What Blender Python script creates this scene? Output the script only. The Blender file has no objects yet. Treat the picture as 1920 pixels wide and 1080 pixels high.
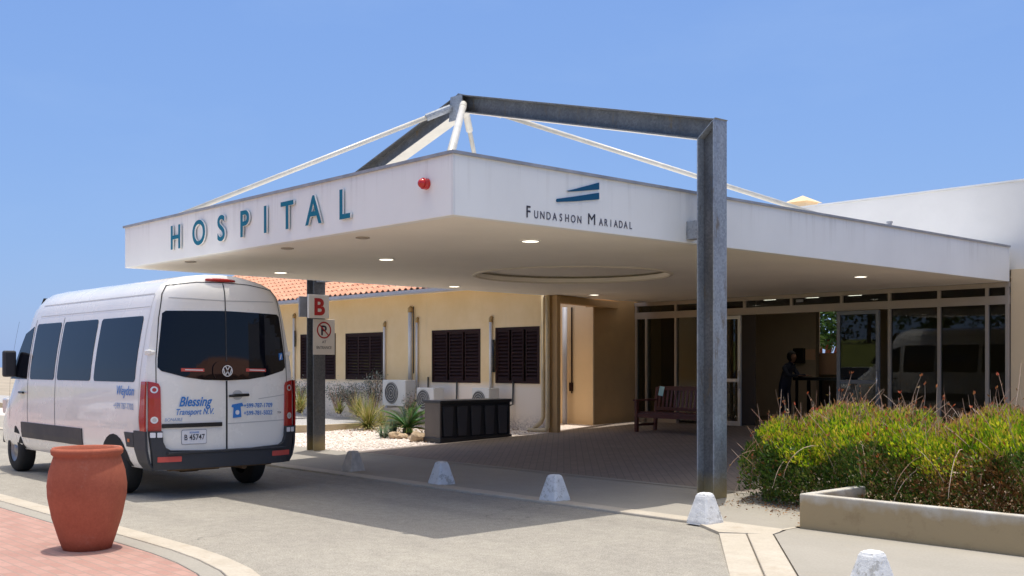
import bpy, bmesh, math, random
from mathutils import Vector, Matrix
R = math.radians
scene = bpy.context.scene
col = scene.collection
random.seed(7)

# ------------------------------------------------------------------ camera geometry (world X runs along the facades, Y goes in)
F = 2036.0; EYE = 1.6; HX, HY = 960.0, 685.0
def ray(px):
    r = (px-HX)/F
    return (-.740+.6725*r, .6726+.740*r)
def onY(px, Y):
    a, b = ray(px); return Y/b*a
def onX(px, X):
    a, b = ray(px); return X/a*b
def dep(x, y): return -.740*x+.6726*y
def zat(py, x, y): return EYE-(py-HY)*dep(x, y)/F
def gz(y): return min(max(0.0, (y-9.5)*.028), .28)

# ------------------------------------------------------------------ mesh builder
class MB:
    def __init__(s): s.v = []; s.f = []; s.m = []; s.cur = 0
    def add(s, vs, fs):
        o = len(s.v); s.v += [tuple(v) for v in vs]
        for f in fs: s.f.append(tuple(i+o for i in f)); s.m.append(s.cur)
        return s
    def box(s, x0, x1, y0, y1, z0, z1):
        return s.add([(x0,y0,z0),(x1,y0,z0),(x1,y1,z0),(x0,y1,z0),(x0,y0,z1),(x1,y0,z1),(x1,y1,z1),(x0,y1,z1)],
                     [(0,3,2,1),(4,5,6,7),(0,1,5,4),(1,2,6,5),(2,3,7,6),(3,0,4,7)])
    def obox(s, c, size, M):
        c = Vector(c); vs = []
        for z in (-.5,.5):
            for x, y in ((-.5,-.5),(.5,-.5),(.5,.5),(-.5,.5)):
                vs.append(c + M @ Vector((x*size[0], y*size[1], z*size[2])))
        return s.add(vs, [(0,3,2,1),(4,5,6,7),(0,1,5,4),(1,2,6,5),(2,3,7,6),(3,0,4,7)])
    def bar(s, p0, p1, w, h, up=(0,0,1)):
        p0 = Vector(p0); p1 = Vector(p1); d = (p1-p0); L = d.length; d.normalize()
        sd = d.cross(Vector(up)).normalized(); u = sd.cross(d)
        M = Matrix((sd, d, u)).transposed()
        return s.obox((p0+p1)/2, (w, L, h), M)
    def tube(s, pts, rad, n=10, cap=True):
        pts = [Vector(p) for p in pts]; rings = []
        rr = rad if isinstance(rad, (list, tuple)) else [rad]*len(pts)
        o = len(s.v); ref = None
        for i, p in enumerate(pts):
            d = (pts[min(i+1, len(pts)-1)]-pts[max(i-1, 0)]).normalized()
            if ref is None: ref = Vector((0,0,1)) if abs(d.z) < .9 else Vector((1,0,0))
            a = d.cross(ref)
            if a.length < 1e-4: a = d.cross(Vector((0,1,0)))
            a.normalize(); b = d.cross(a); ref = -b if False else ref
            for k in range(n):
                t = 2*math.pi*k/n
                s.v.append(tuple(p+(a*math.cos(t)+b*math.sin(t))*rr[i]))
        for i in range(len(pts)-1):
            for k in range(n):
                k2 = (k+1) % n
                s.f.append((o+i*n+k, o+i*n+k2, o+(i+1)*n+k2, o+(i+1)*n+k)); s.m.append(s.cur)
        if cap:
            s.f.append(tuple(o+k for k in range(n))[::-1]); s.m.append(s.cur)
            s.f.append(tuple(o+(len(pts)-1)*n+k for k in range(n))); s.m.append(s.cur)
        return s
    def prism(s, poly, fn, t0, t1):
        """poly: 2-D outline, fn(a, b, t) -> point"""
        n = len(poly)
        vs = [fn(a, b, t0) for a, b in poly]+[fn(a, b, t1) for a, b in poly]
        fs = [tuple(range(n))[::-1], tuple(range(n, 2*n))]+[(i, (i+1) % n, n+(i+1) % n, n+i) for i in range(n)]
        return s.add(vs, fs)
    def lathe(s, prof, c, n=24):
        o = len(s.v)
        for r, z in prof:
            for k in range(n):
                t = 2*math.pi*k/n; s.v.append((c[0]+r*math.cos(t), c[1]+r*math.sin(t), c[2]+z))
        for i in range(len(prof)-1):
            for k in range(n):
                k2 = (k+1) % n
                s.f.append((o+i*n+k, o+i*n+k2, o+(i+1)*n+k2, o+(i+1)*n+k)); s.m.append(s.cur)
        return s
    def build(s, name, mat, parent=None, smooth=False, bevel=0, seg=2, fixn=True):
        me = bpy.data.meshes.new(name)
        inv = Matrix()
        if parent is not None:
            p = parent
            M = Matrix()
            while p is not None: M = p.matrix_basis @ M; p = p.parent
            inv = M.inverted()
        me.from_pydata([inv @ Vector(v) for v in s.v] if parent is not None else s.v, [], s.f)
        for m in (mat if isinstance(mat, (list, tuple)) else [mat]): me.materials.append(m)
        me.polygons.foreach_set('material_index', s.m)
        if fixn:
            bm = bmesh.new(); bm.from_mesh(me); bmesh.ops.recalc_face_normals(bm, faces=bm.faces); bm.to_mesh(me); bm.free()
        if smooth: me.polygons.foreach_set('use_smooth', [True]*len(me.polygons))
        o = bpy.data.objects.new(name, me); col.objects.link(o); o.parent = parent
        if bevel:
            b = o.modifiers.new('bevel', 'BEVEL'); b.width = bevel; b.segments = seg; b.limit_method = 'ANGLE'
        me.update()
        return o

def tag(o, label, cat, group=None):
    o['label'] = label; o['category'] = cat
    if group: o['group'] = group
    return o
def struct(o): o['kind'] = 'structure'; return o
def stuff(o): o['kind'] = 'stuff'; return o
def thing(name, loc, label, cat, group=None, rz=0):
    o = bpy.data.objects.new(name, None); col.objects.link(o); o.location = loc; o.rotation_euler = (0,0,rz)
    o.empty_display_size = .2
    return tag(o, label, cat, group)
def dup(root, loc, rz=None, label=None):
    def cp(o, parent):
        c = o.copy(); col.objects.link(c); c.parent = parent
        for ch in [q for q in allobjs if q.parent == o]: cp(ch, c)
        return c
    allobjs = list(bpy.data.objects)
    r = cp(root, None); r.location = loc
    if rz is not None: r.rotation_euler = (0,0,rz)
    if label: r['label'] = label
    return r

# ------------------------------------------------------------------ materials
def nodes(name):
    m = bpy.data.materials.new(name); m.use_nodes = True
    nt = m.node_tree; bs = nt.nodes['Principled BSDF']; return m, nt, bs
def N(nt, t, **k):
    n = nt.nodes.new(t)
    for a, v in k.items():
        if a.startswith('i_'): n.inputs[int(a[2:]) if a[2:].isdigit() else a[2:].replace('_', ' ')].default_value = v
        else: setattr(n, a, v)
    return n
def c4(c): return (c[0], c[1], c[2], 1)
def mixc(nt, fac, a, b, mode='MIX'):
    n = nt.nodes.new('ShaderNodeMix'); n.data_type = 'RGBA'; n.blend_type = mode
    for sock, v in ((n.inputs[0], fac), (n.inputs[6], a), (n.inputs[7], b)):
        if isinstance(v, bpy.types.NodeSocket): nt.links.new(v, sock)
        elif isinstance(v, (int, float)): sock.default_value = v
        else: sock.default_value = c4(v)
    return n.outputs[2]
def ramp(nt, src, p0, p1, a=0., b=1.):
    n = nt.nodes.new('ShaderNodeMapRange'); n.inputs[1].default_value = p0; n.inputs[2].default_value = p1
    n.inputs[3].default_value = a; n.inputs[4].default_value = b; nt.links.new(src, n.inputs[0]); return n.outputs[0]
def coords(nt, scale=(1,1,1)):
    g = nt.nodes.new('ShaderNodeNewGeometry'); mp = nt.nodes.new('ShaderNodeMapping'); mp.inputs['Scale'].default_value = scale
    nt.links.new(g.outputs['Position'], mp.inputs[0]); return mp.outputs[0]
def noise(nt, vec, sc, detail=4, rough=.55):
    n = nt.nodes.new('ShaderNodeTexNoise'); n.inputs['Scale'].default_value = sc; n.inputs['Detail'].default_value = detail
    n.inputs['Roughness'].default_value = rough; nt.links.new(vec, n.inputs['Vector']); return n.outputs['Fac']
def bump(nt, bs, h, strength, dist=.01):
    b = nt.nodes.new('ShaderNodeBump'); b.inputs['Strength'].default_value = strength; b.inputs['Distance'].default_value = dist
    nt.links.new(h, b.inputs['Height']); nt.links.new(b.outputs[0], bs.inputs['Normal'])
def simple(name, c, rough=.6, metal=0, spec=.5, var=.0, sc=3, bmp=0, bsc=60, scale=(1,1,1), coat=0):
    m, nt, bs = nodes(name)
    bs.inputs['Roughness'].default_value = rough; bs.inputs['Metallic'].default_value = metal
    bs.inputs['Specular IOR Level'].default_value = spec; bs.inputs['Coat Weight'].default_value = coat
    v = coords(nt, scale)
    if var:
        f = noise(nt, v, sc, 6, .65)
        f = ramp(nt, f, .3, .7)
        a = tuple(x*(1-var) for x in c); b = tuple(min(1, x*(1+var)) for x in c)
        nt.links.new(mixc(nt, f, a, b), bs.inputs['Base Color'])
        nt.links.new(ramp(nt, f, 0, 1, max(.02, rough-.08), min(1, rough+.08)), bs.inputs['Roughness'])
    else: bs.inputs['Base Color'].default_value = c4(c)
    if bmp: bump(nt, bs, noise(nt, v, bsc, 3), bmp, .004)
    return m
def emis(name, c, st):
    m, nt, bs = nodes(name); bs.inputs['Base Color'].default_value = c4(c)
    bs.inputs['Emission Color'].default_value = c4(c); bs.inputs['Emission Strength'].default_value = st; return m
def leafmat(name, cols, trans=.25, rough=.45):
    m, nt, bs = nodes(name)
    g = nt.nodes.new('ShaderNodeNewGeometry'); cr = nt.nodes.new('ShaderNodeValToRGB')
    cr.color_ramp.elements[0].position = 0; cr.color_ramp.elements[0].color = c4(cols[0])
    cr.color_ramp.elements[1].position = 1; cr.color_ramp.elements[1].color = c4(cols[-1])
    for i, c in enumerate(cols[1:-1]):
        e = cr.color_ramp.elements.new((i+1)/(len(cols)-1)); e.color = c4(c)
    f = nt.nodes.new('ShaderNodeMath'); f.operation = 'ADD'; f.use_clamp = True
    nz = noise(nt, coords(nt), 3.2, 3); nz2 = ramp(nt, nz, .3, .7, -.28, .28)
    nt.links.new(g.outputs['Random Per Island'], f.inputs[0]); nt.links.new(nz2, f.inputs[1])
    nt.links.new(f.outputs[0], cr.inputs[0]); nt.links.new(cr.outputs[0], bs.inputs['Base Color'])
    bs.inputs['Roughness'].default_value = rough; bs.inputs['Specular IOR Level'].default_value = .35
    tr = nt.nodes.new('ShaderNodeBsdfTranslucent'); nt.links.new(cr.outputs[0], tr.inputs[0])
    mx = nt.nodes.new('ShaderNodeMixShader'); mx.inputs[0].default_value = trans
    nt.links.new(bs.outputs[0], mx.inputs[1]); nt.links.new(tr.outputs[0], mx.inputs[2])
    nt.links.new(mx.outputs[0], nt.nodes['Material Output'].inputs[0]); return m

M = {}
def mk_road():
    m, nt, bs = nodes('road_asphalt'); v = coords(nt)
    f = ramp(nt, noise(nt, v, 90, 3, .7), .35, .65); big = ramp(nt, noise(nt, v, .6, 6, .6), .3, .7)
    a = mixc(nt, f, (.25,.232,.195), (.455,.425,.37)); b = mixc(nt, big, (.87,.86,.86), (1.06,1.05,1.03))
    c = mixc(nt, 1., a, b, 'MULTIPLY')
    st = ramp(nt, noise(nt, coords(nt, (.35,2.2,1)), 1.4, 5, .7), .6, .8, 0, .16)
    c = mixc(nt, st, c, (.2,.175,.14))
    vo = nt.nodes.new('ShaderNodeTexVoronoi'); vo.inputs['Scale'].default_value = 1.1; nt.links.new(v, vo.inputs[0])
    sp = ramp(nt, vo.outputs['Distance'], .035, .045, .75, 0)
    c = mixc(nt, sp, c, (.06,.055,.05))
    tr_ = ramp(nt, noise(nt, coords(nt, (.12,1.6,1)), 1.0, 3, .5), .5, .68, 0, .24); c = mixc(nt, tr_, c, (.20,.185,.16))
    oil = ramp(nt, noise(nt, v, 1.9, 2, .4), .74, .80, 0, .3); c = mixc(nt, oil, c, (.11,.10,.09))
    pt = ramp(nt, noise(nt, v, 9, 4, .6), .35, .65, .93, 1.06); pc = nt.nodes.new('ShaderNodeCombineColor')
    for i_ in range(3): nt.links.new(pt, pc.inputs[i_])
    c = mixc(nt, 1., c, pc.outputs[0], 'MULTIPLY')
    ck = nt.nodes.new('ShaderNodeTexVoronoi'); ck.feature = 'DISTANCE_TO_EDGE'; ck.inputs['Scale'].default_value = .42
    wv = nt.nodes.new('ShaderNodeMix'); wv.data_type = 'VECTOR'; wv.inputs[0].default_value = .12; nz_ = nt.nodes.new('ShaderNodeTexNoise'); nz_.inputs['Scale'].default_value = 3; nz_.inputs['Detail'].default_value = 6; nt.links.new(v, nz_.inputs['Vector'])
    ad_ = nt.nodes.new('ShaderNodeVectorMath'); ad_.operation = 'ADD'; sc_ = nt.nodes.new('ShaderNodeVectorMath'); sc_.operation = 'SCALE'; sc_.inputs['Scale'].default_value = .5
    nt.links.new(nz_.outputs['Color'], sc_.inputs[0]); nt.links.new(v, ad_.inputs[0]); nt.links.new(sc_.outputs[0], ad_.inputs[1]); nt.links.new(ad_.outputs[0], ck.inputs['Vector'])
    cm_ = nt.nodes.new('ShaderNodeMath'); cm_.operation = 'MULTIPLY'; nt.links.new(ramp(nt, ck.outputs['Distance'], .001, .004, .5, 0), cm_.inputs[0]); nt.links.new(ramp(nt, noise(nt, v, .45, 2), .52, .62), cm_.inputs[1]); cr_ = cm_.outputs[0]; c = mixc(nt, cr_, c, (.12,.11,.10))
    nt.links.new(c, bs.inputs['Base Color']); bs.inputs['Roughness'].default_value = .93; bs.inputs['Specular IOR Level'].default_value = .2
    bump(nt, bs, noise(nt, v, 110, 3, .7), .55, .01); return m
def mk_conc(name, a, b, stain, sc=1.2, bm=.2):
    m, nt, bs = nodes(name); v = coords(nt)
    f = ramp(nt, noise(nt, v, sc, 8, .68), .3, .7); g = ramp(nt, noise(nt, v, 45, 3, .6), .3, .7, .92, 1.06)
    c = mixc(nt, f, a, b); cg = nt.nodes.new('ShaderNodeCombineColor'); 
    for i in range(3): nt.links.new(g, cg.inputs[i])
    c = mixc(nt, 1., c, cg.outputs[0], 'MULTIPLY')
    s = ramp(nt, noise(nt, v, 2.7, 7, .75), .56, .72, 0, .55); c = mixc(nt, s, c, stain)
    nt.links.new(c, bs.inputs['Base Color']); bs.inputs['Roughness'].default_value = .88; bs.inputs['Specular IOR Level'].default_value = .25
    bump(nt, bs, noise(nt, v, 60, 5, .7), bm, .006); return m
def mk_brick(name, a, b, mortar, rot, bw=.2, bh=.1, ms=.008, dirt=.3):
    m, nt, bs = nodes(name)
    g = nt.nodes.new('ShaderNodeNewGeometry'); mp = nt.nodes.new('ShaderNodeMapping'); mp.inputs['Rotation'].default_value = (0,0,rot)
    nt.links.new(g.outputs['Position'], mp.inputs[0]); v = mp.outputs[0]
    br = nt.nodes.new('ShaderNodeTexBrick'); nt.links.new(v, br.inputs['Vector'])
    br.inputs['Color1'].default_value = c4(a); br.inputs['Color2'].default_value = c4(b); br.inputs['Mortar'].default_value = c4(mortar)
    br.inputs['Scale'].default_value = 1; br.inputs['Brick Width'].default_value = bw; br.inputs['Row Height'].default_value = bh
    br.inputs['Mortar Size'].default_value = ms; br.inputs['Mortar Smooth'].default_value = .3
    f = ramp(nt, noise(nt, v, 1.6, 7, .7), .35, .7, 0, dirt); c = mixc(nt, f, br.outputs['Color'], tuple(x*.6 for x in a))
    f2 = ramp(nt, noise(nt, v, 40, 4, .7), .3, .7, 0, .25); c = mixc(nt, f2, c, tuple(min(1, x*1.3) for x in b))
    nt.links.new(c, bs.inputs['Base Color']); bs.inputs['Roughness'].default_value = .85; bs.inputs['Specular IOR Level'].default_value = .3
    bump(nt, bs, br.outputs['Fac'], -.5, .004); return m
def mk_galv(name, a, b, rust):
    m, nt, bs = nodes(name); v = coords(nt)
    vo = nt.nodes.new('ShaderNodeTexVoronoi'); vo.inputs['Scale'].default_value = 42; nt.links.new(v, vo.inputs[0])
    f = nt.nodes.new('ShaderNodeSeparateColor'); nt.links.new(vo.outputs['Color'], f.inputs[0])
    n1 = ramp(nt, noise(nt, coords(nt, (1,1,.35)), 5, 6, .7), .3, .7)
    c = mixc(nt, n1, a, b); c = mixc(nt, ramp(nt, f.outputs[0], 0, 1, 0, .5), c, tuple(x*.55 for x in a))
    s = ramp(nt, noise(nt, coords(nt, (1,1,.25)), 7, 7, .75), .57, .68, 0, .75); c = mixc(nt, s, c, rust)
    g = nt.nodes.new('ShaderNodeNewGeometry'); sx = nt.nodes.new('ShaderNodeSeparateXYZ'); nt.links.new(g.outputs['Position'], sx.inputs[0])
    w = nt.nodes.new('ShaderNodeMath'); w.operation = 'MULTIPLY_ADD'; w.inputs[1].default_value = .3; nt.links.new(noise(nt, v, 6, 5), w.inputs[0]); nt.links.new(sx.outputs[2], w.inputs[2])
    c = mixc(nt, ramp(nt, w.outputs[0], .50, .28, 0, .85), c, (.42,.33,.16))
    nt.links.new(c, bs.inputs['Base Color']); bs.inputs['Metallic'].default_value = .35; bs.inputs['Roughness'].default_value = .5
    nt.links.new(ramp(nt, n1, 0, 1, .42, .62), bs.inputs['Roughness']); bump(nt, bs, noise(nt, v, 70, 4), .15, .003); return m
def mk_wall():
    m, nt, bs = nodes('yellow_render'); v = coords(nt)
    f = ramp(nt, noise(nt, v, 1.3, 7, .65), .3, .7); c = mixc(nt, f, (.79,.57,.29), (.86,.645,.37))
    g = nt.nodes.new('ShaderNodeNewGeometry'); sx = nt.nodes.new('ShaderNodeSeparateXYZ'); nt.links.new(g.outputs['Position'], sx.inputs[0])
    lo = ramp(nt, sx.outputs[2], 1.25, 1.1, 0, 1)   # paler below: ground bounce light put into the wall colour
    c = mixc(nt, lo, c, (.82,.71,.58))
    low = ramp(nt, sx.outputs[2], .25, .55, .8, 0); mu = nt.nodes.new('ShaderNodeMath'); mu.operation = 'MULTIPLY'
    nt.links.new(low, mu.inputs[0]); nt.links.new(ramp(nt, noise(nt, v, 24, 5, .8), .42, .62), mu.inputs[1])
    c = mixc(nt, mu.outputs[0], c, (.23,.17,.15))
    st = ramp(nt, noise(nt, coords(nt, (3,3,.25)), 2.2, 5, .6), .6, .8, 0, .18); c = mixc(nt, st, c, (.4,.33,.24))
    nt.links.new(c, bs.inputs['Base Color']); bs.inputs['Roughness'].default_value = .9; bs.inputs['Specular IOR Level'].default_value = .2
    bump(nt, bs, noise(nt, v, 120, 3), .25, .004); return m
def mk_gravel(name, a, b, sc=55):
    m, nt, bs = nodes(name); v = coords(nt)
    vo = nt.nodes.new('ShaderNodeTexVoronoi'); vo.inputs['Scale'].default_value = sc; nt.links.new(v, vo.inputs[0])
    f = nt.nodes.new('ShaderNodeSeparateColor'); nt.links.new(vo.outputs['Color'], f.inputs[0])
    c = mixc(nt, f.outputs[0], a, b)
    c = mixc(nt, ramp(nt, vo.outputs['Distance'], .5, .75, 0, .8), c, tuple(x*.4 for x in a))
    c = mixc(nt, ramp(nt, noise(nt, v, 1.1, 6, .7), .5, .75, 0, .5), c, tuple(x*.62 for x in b))
    nt.links.new(c, bs.inputs['Base Color']); bs.inputs['Roughness'].default_value = .95
    bump(nt, bs, vo.outputs['Distance'], -.9, .015); return m
def mk_tile():
    m, nt, bs = nodes('terracotta_tiles')
    g = nt.nodes.new('ShaderNodeNewGeometry'); v = coords(nt)
    vo = nt.nodes.new('ShaderNodeTexVoronoi'); vo.inputs['Scale'].default_value = 4.2; nt.links.new(v, vo.inputs[0])
    f = nt.nodes.new('ShaderNodeSeparateColor'); nt.links.new(vo.outputs['Color'], f.inputs[0])
    c = mixc(nt, f.outputs[0], (.58,.27,.16), (.72,.38,.24)); c = mixc(nt, ramp(nt, noise(nt, v, 2.5, 6, .7), .55, .75, 0, .5), c, (.4,.2,.13))
    nt.links.new(c, bs.inputs['Base Color']); bs.inputs['Roughness'].default_value = .85; return m
def mk_glass(name, tint, base=.008):
    m = bpy.data.materials.new(name); m.use_nodes = True; nt = m.node_tree; nt.nodes.clear()
    o = nt.nodes.new('ShaderNodeOutputMaterial'); t = nt.nodes.new('ShaderNodeBsdfTransparent'); g = nt.nodes.new('ShaderNodeBsdfGlossy')
    t.inputs[0].default_value = c4(tint); g.inputs['Roughness'].default_value = .01
    lw = nt.nodes.new('ShaderNodeFresnel'); lw.inputs[0].default_value = 1.5
    ad = nt.nodes.new('ShaderNodeMath'); ad.operation = 'MULTIPLY_ADD'; ad.inputs[1].default_value = .62; ad.inputs[2].default_value = base
    nt.links.new(lw.outputs[0], ad.inputs[0])
    mx = nt.nodes.new('ShaderNodeMixShader'); nt.links.new(ad.outputs[0], mx.inputs[0]); nt.links.new(t.outputs[0], mx.inputs[1]); nt.links.new(g.outputs[0], mx.inputs[2])
    nt.links.new(mx.outputs[0], o.inputs[0]); return m
def mk_fascia():
    m, nt, bs = nodes('fascia_white'); v = coords(nt)
    g = nt.nodes.new('ShaderNodeNewGeometry'); sx = nt.nodes.new('ShaderNodeSeparateXYZ'); nt.links.new(g.outputs['Position'], sx.inputs[0])
    f = ramp(nt, noise(nt, v, .9, 5, .6), .3, .7); c = mixc(nt, f, (.86,.85,.815), (.92,.91,.875))
    # runs of dirt below the flashing, and the faint joints of the panels
    d = nt.nodes.new('ShaderNodeMath'); d.operation = 'MULTIPLY'
    nt.links.new(ramp(nt, noise(nt, coords(nt, (3.5,3.5,.15)), 2.5, 5, .7), .52, .75), d.inputs[0]); nt.links.new(ramp(nt, sx.outputs[2], 3.2, 3.7, 0, .42), d.inputs[1])
    c = mixc(nt, d.outputs[0], c, (.45,.42,.37))
    nt.links.new(c, bs.inputs['Base Color']); bs.inputs['Roughness'].default_value = .55
    bump(nt, bs, noise(nt, v, 3.0, 2), .12, .01); return m
def mk_paintconc():
    m, nt, bs = nodes('whitewashed_concrete'); v = coords(nt)
    f = ramp(nt, noise(nt, v, 9, 6, .75), .3, .7); c = mixc(nt, f, (.68,.68,.67), (.82,.82,.81))
    s = ramp(nt, noise(nt, v, 7, 8, .85), .54, .60, 0, .85); c = mixc(nt, s, c, (.40,.385,.35))
    nt.links.new(c, bs.inputs['Base Color']); bs.inputs['Roughness'].default_value = .8; bump(nt, bs, noise(nt, v, 22, 6, .75), .5, .02); return m
def mk_planter():
    m, nt, bs = nodes('stained_concrete'); v = coords(nt)
    g = nt.nodes.new('ShaderNodeNewGeometry'); sx = nt.nodes.new('ShaderNodeSeparateXYZ'); nt.links.new(g.outputs['Position'], sx.inputs[0])
    f = ramp(nt, noise(nt, v, 3, 7, .7), .3, .7); c = mixc(nt, f, (.46,.44,.40), (.58,.56,.51))
    w = nt.nodes.new('ShaderNodeMath'); w.operation = 'MULTIPLY_ADD'; w.inputs[1].default_value = .25; nt.links.new(noise(nt, v, 4, 5), w.inputs[0]); nt.links.new(sx.outputs[2], w.inputs[2])
    s = ramp(nt, w.outputs[0], .47, .36, 0, .95); c = mixc(nt, s, c, (.36,.27,.145))
    s2 = ramp(nt, noise(nt, v, 5, 6, .7), .56, .7, 0, .5); c = mixc(nt, s2, c, (.24,.17,.09))
    nt.links.new(c, bs.inputs['Base Color']); bs.inputs['Roughness'].default_value = .9; bump(nt, bs, noise(nt, v, 40, 5), .35, .006); return m
M['road'] = mk_road()
M['conc'] = mk_conc('pale_concrete', (.315,.29,.245), (.375,.345,.295), (.36,.32,.26), .8)
M['kerb'] = mk_conc('kerb_concrete', (.44,.385,.305), (.54,.485,.40), (.36,.27,.18), 2.5, .3)
M['edge'] = mk_conc('bed_edging', (.42,.33,.2), (.5,.42,.3), (.3,.22,.12), 2)
M['paver'] = mk_brick('brown_pavers', (.235,.195,.165), (.275,.225,.19), (.17,.145,.13), R(45), .21, .105, .008, .35)
M['redpaver'] = mk_brick('red_pavers', (.37,.205,.165), (.45,.27,.22), (.3,.22,.18), 0, .2, .1, .009, .25)
M['galv'] = mk_galv('galvanised_steel', (.30,.325,.36), (.46,.50,.55), (.17,.12,.065))
M['galvd'] = mk_galv('dark_steel', (.12,.123,.128), (.22,.225,.235), (.20,.14,.065))
M['yellow'] = mk_wall(); M['gravel'] = mk_gravel('white_gravel', (.72,.60,.53), (.86,.78,.72), 42); M['ggravel'] = mk_gravel('grey_gravel', (.36,.345,.33), (.55,.53,.51), 40)
M['tile'] = mk_tile(); M['glass'] = mk_glass('clear_glass', (.55,.58,.56)); M['fascia'] = mk_fascia()
M['wash'] = mk_paintconc(); M['planter'] = mk_planter()
M['soffit'] = simple('soffit_cream', (.90,.84,.735), .7, var=.05, sc=.6)
M['white'] = simple('white_paint', (.8,.79,.77), .5, var=.04)
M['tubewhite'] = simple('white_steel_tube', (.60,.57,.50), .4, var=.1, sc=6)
M['flash'] = simple('grey_flashing', (.36,.36,.38), .5, metal=.3, var=.25, sc=4)
M['offwhite'] = simple('offwhite_render', (.82,.79,.74), .8, var=.05, sc=.8, bmp=.1)
M['teal'] = simple('teal_paint', (.008,.165,.26), .6, spec=.25)
M['navy'] = simple('blue_emblem', (.008,.09,.19), .6, spec=.25)
M['ink'] = simple('dark_lettering', (.03,.028,.045), .5)
M['thinink'] = simple('thin_grey_lettering', (.09,.085,.12), .5)
M['redlens'] = simple('red_lens', (.55,.015,.01), .15, coat=.5)
M['shut'] = simple('dark_shutter_wood', (.028,.010,.008), .65, spec=.2, var=.35, sc=9)
M['dark'] = simple('dark_void', (.012,.011,.010), .8)
M['pvc'] = simple('white_pipe', (.72,.70,.66), .4, var=.08, sc=5)
M['ypipe'] = simple('cream_pipe', (.66,.52,.31), .45, var=.1, sc=5)
M['opipe'] = simple('ochre_fitting', (.42,.27,.1), .5, var=.2)
M['ac'] = simple('ac_enamel', (.60,.59,.56), .45, var=.06)
M['fan'] = simple('fan_grey', (.06,.06,.062), .5)
M['yshade'] = simple('shade_tinted_wall', (.47,.30,.14), .85, var=.1, sc=1.4, bmp=.15)  # yellow wall darkened: the canopy's shade is put into the colour
M['creamw'] = simple('cream_wall', (.76,.58,.36), .85, var=.05, sc=1)
M['gutter'] = simple('gutter_grey', (.40,.40,.43), .45, var=.1)
M['frame'] = simple('aluminium_frame', (.42,.36,.30), .45, metal=.2, var=.06)
M['door'] = simple('door_aluminium', (.60,.60,.58), .38, metal=.3, var=.05)
M['dframe'] = simple('grey_aluminium', (.20,.21,.23), .4, metal=.4)
M['wood'] = simple('red_brown_wood', (.10,.022,.014), .4, var=.3, sc=8, scale=(1,1,4))
M['bin'] = simple('black_plastic', (.016,.016,.02), .38, var=.2)
M['binside'] = simple('brown_grey_panel', (.125,.105,.088), .6, var=.15)
M['terra'] = mk_conc('terracotta_pot', (.34,.095,.055), (.44,.13,.075), (.46,.26,.19), 3, .35)
M['soil'] = simple('dry_soil', (.30,.235,.16), .95, var=.3, sc=5, bmp=.4)
M['ground'] = simple('dry_ground', (.36,.30,.22), .95, var=.25, sc=.3, bmp=.3)
M['vanw'] = simple('white_vehicle_paint', (.87,.845,.785), .25, var=.035, sc=1.3, coat=.6)
M['vang'] = simple('tinted_glass', (.003,.004,.008), .03, spec=.32)
M['vanp'] = simple('charcoal_bumper', (.035,.037,.043), .55, var=.15)
M['seam'] = simple('panel_gap', (.03,.03,.03), .8)
M['tyre'] = simple('tyre_rubber', (.014,.014,.014), .8, var=.3, sc=20)
M['rim'] = simple('steel_rim', (.33,.33,.34), .4, metal=.7)
M['chrome'] = simple('chrome', (.8,.8,.8), .35, metal=.6)
M['tail'] = simple('tail_lens', (.42,.016,.012), .2, coat=.6)
M['clear'] = simple('clear_lens', (.62,.58,.55), .15, coat=.5)
M['vblue'] = simple('blue_decal', (.03,.20,.58), .4)
M['vbluel'] = simple('faded_blue_decal', (.20,.32,.55), .4)
M['redsticker'] = simple('red_sticker', (.62,.09,.07), .5)
M['stick'] = simple('white_sticker', (.8,.8,.82), .5)
M['rust'] = simple('rusty_chassis', (.12,.075,.04), .8, var=.4, sc=10)
M['sign'] = simple('sign_enamel', (.75,.69,.62), .45, var=.05)
M['signred'] = simple('sign_red', (.42,.012,.012), .5)
M['rock'] = simple('ochre_rock', (.42,.31,.20), .9, var=.35, sc=7, bmp=.5)
M['stone'] = simple('pale_stone', (.7,.62,.54), .9, var=.2, sc=9)
M['hedge'] = leafmat('hedge_leaves', [(.06,.16,.012), (.20,.36,.015), (.40,.54,.02), (.66,.68,.03), (.70,.50,.08)], .42)
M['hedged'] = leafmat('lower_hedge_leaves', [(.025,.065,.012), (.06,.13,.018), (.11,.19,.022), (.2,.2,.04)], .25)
M['dead'] = leafmat('dry_leaves', [(.14,.06,.025), (.24,.11,.035), (.34,.17,.06), (.3,.22,.08)], .2)
M['twig'] = leafmat('dry_twigs', [(.34,.17,.11), (.50,.33,.24), (.62,.50,.40)], 0, .8)
M['rustleaf'] = leafmat('rust_leaves', [(.40,.16,.06), (.55,.27,.10), (.60,.40,.2)], .3)
M['tip'] = leafmat('red_flower_tips', [(.5,.06,.03), (.55,.17,.06), (.42,.2,.08)], .2)
M['cycad'] = leafmat('cycad_fronds', [(.012,.07,.01), (.03,.14,.015), (.06,.21,.03)], .15)
M['yucca'] = leafmat('straw_green_blades', [(.13,.17,.03), (.25,.27,.05), (.42,.36,.12), (.5,.4,.18)], .2)
M['agave'] = leafmat('grey_green_blades', [(.12,.2,.12), (.2,.28,.18), (.3,.36,.24)], .15)
M['greybush'] = leafmat('grey_leaves', [(.04,.06,.035), (.10,.13,.09), (.22,.26,.2), (.34,.35,.33)], .15)
M['treeleaf'] = leafmat('tree_leaves', [(.02,.06,.012), (.045,.12,.02), (.09,.17,.03)], .25)
M['bark'] = simple('bark', (.13,.09,.06), .9, var=.3, sc=9, bmp=.5)
M['grass'] = simple('dry_green_grass', (.17,.19,.035), .9, var=.35, sc=3, bmp=.6, bsc=30)
M['lit'] = emis('lamp_diffuser', (1,.93,.78), 2.2)
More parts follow.
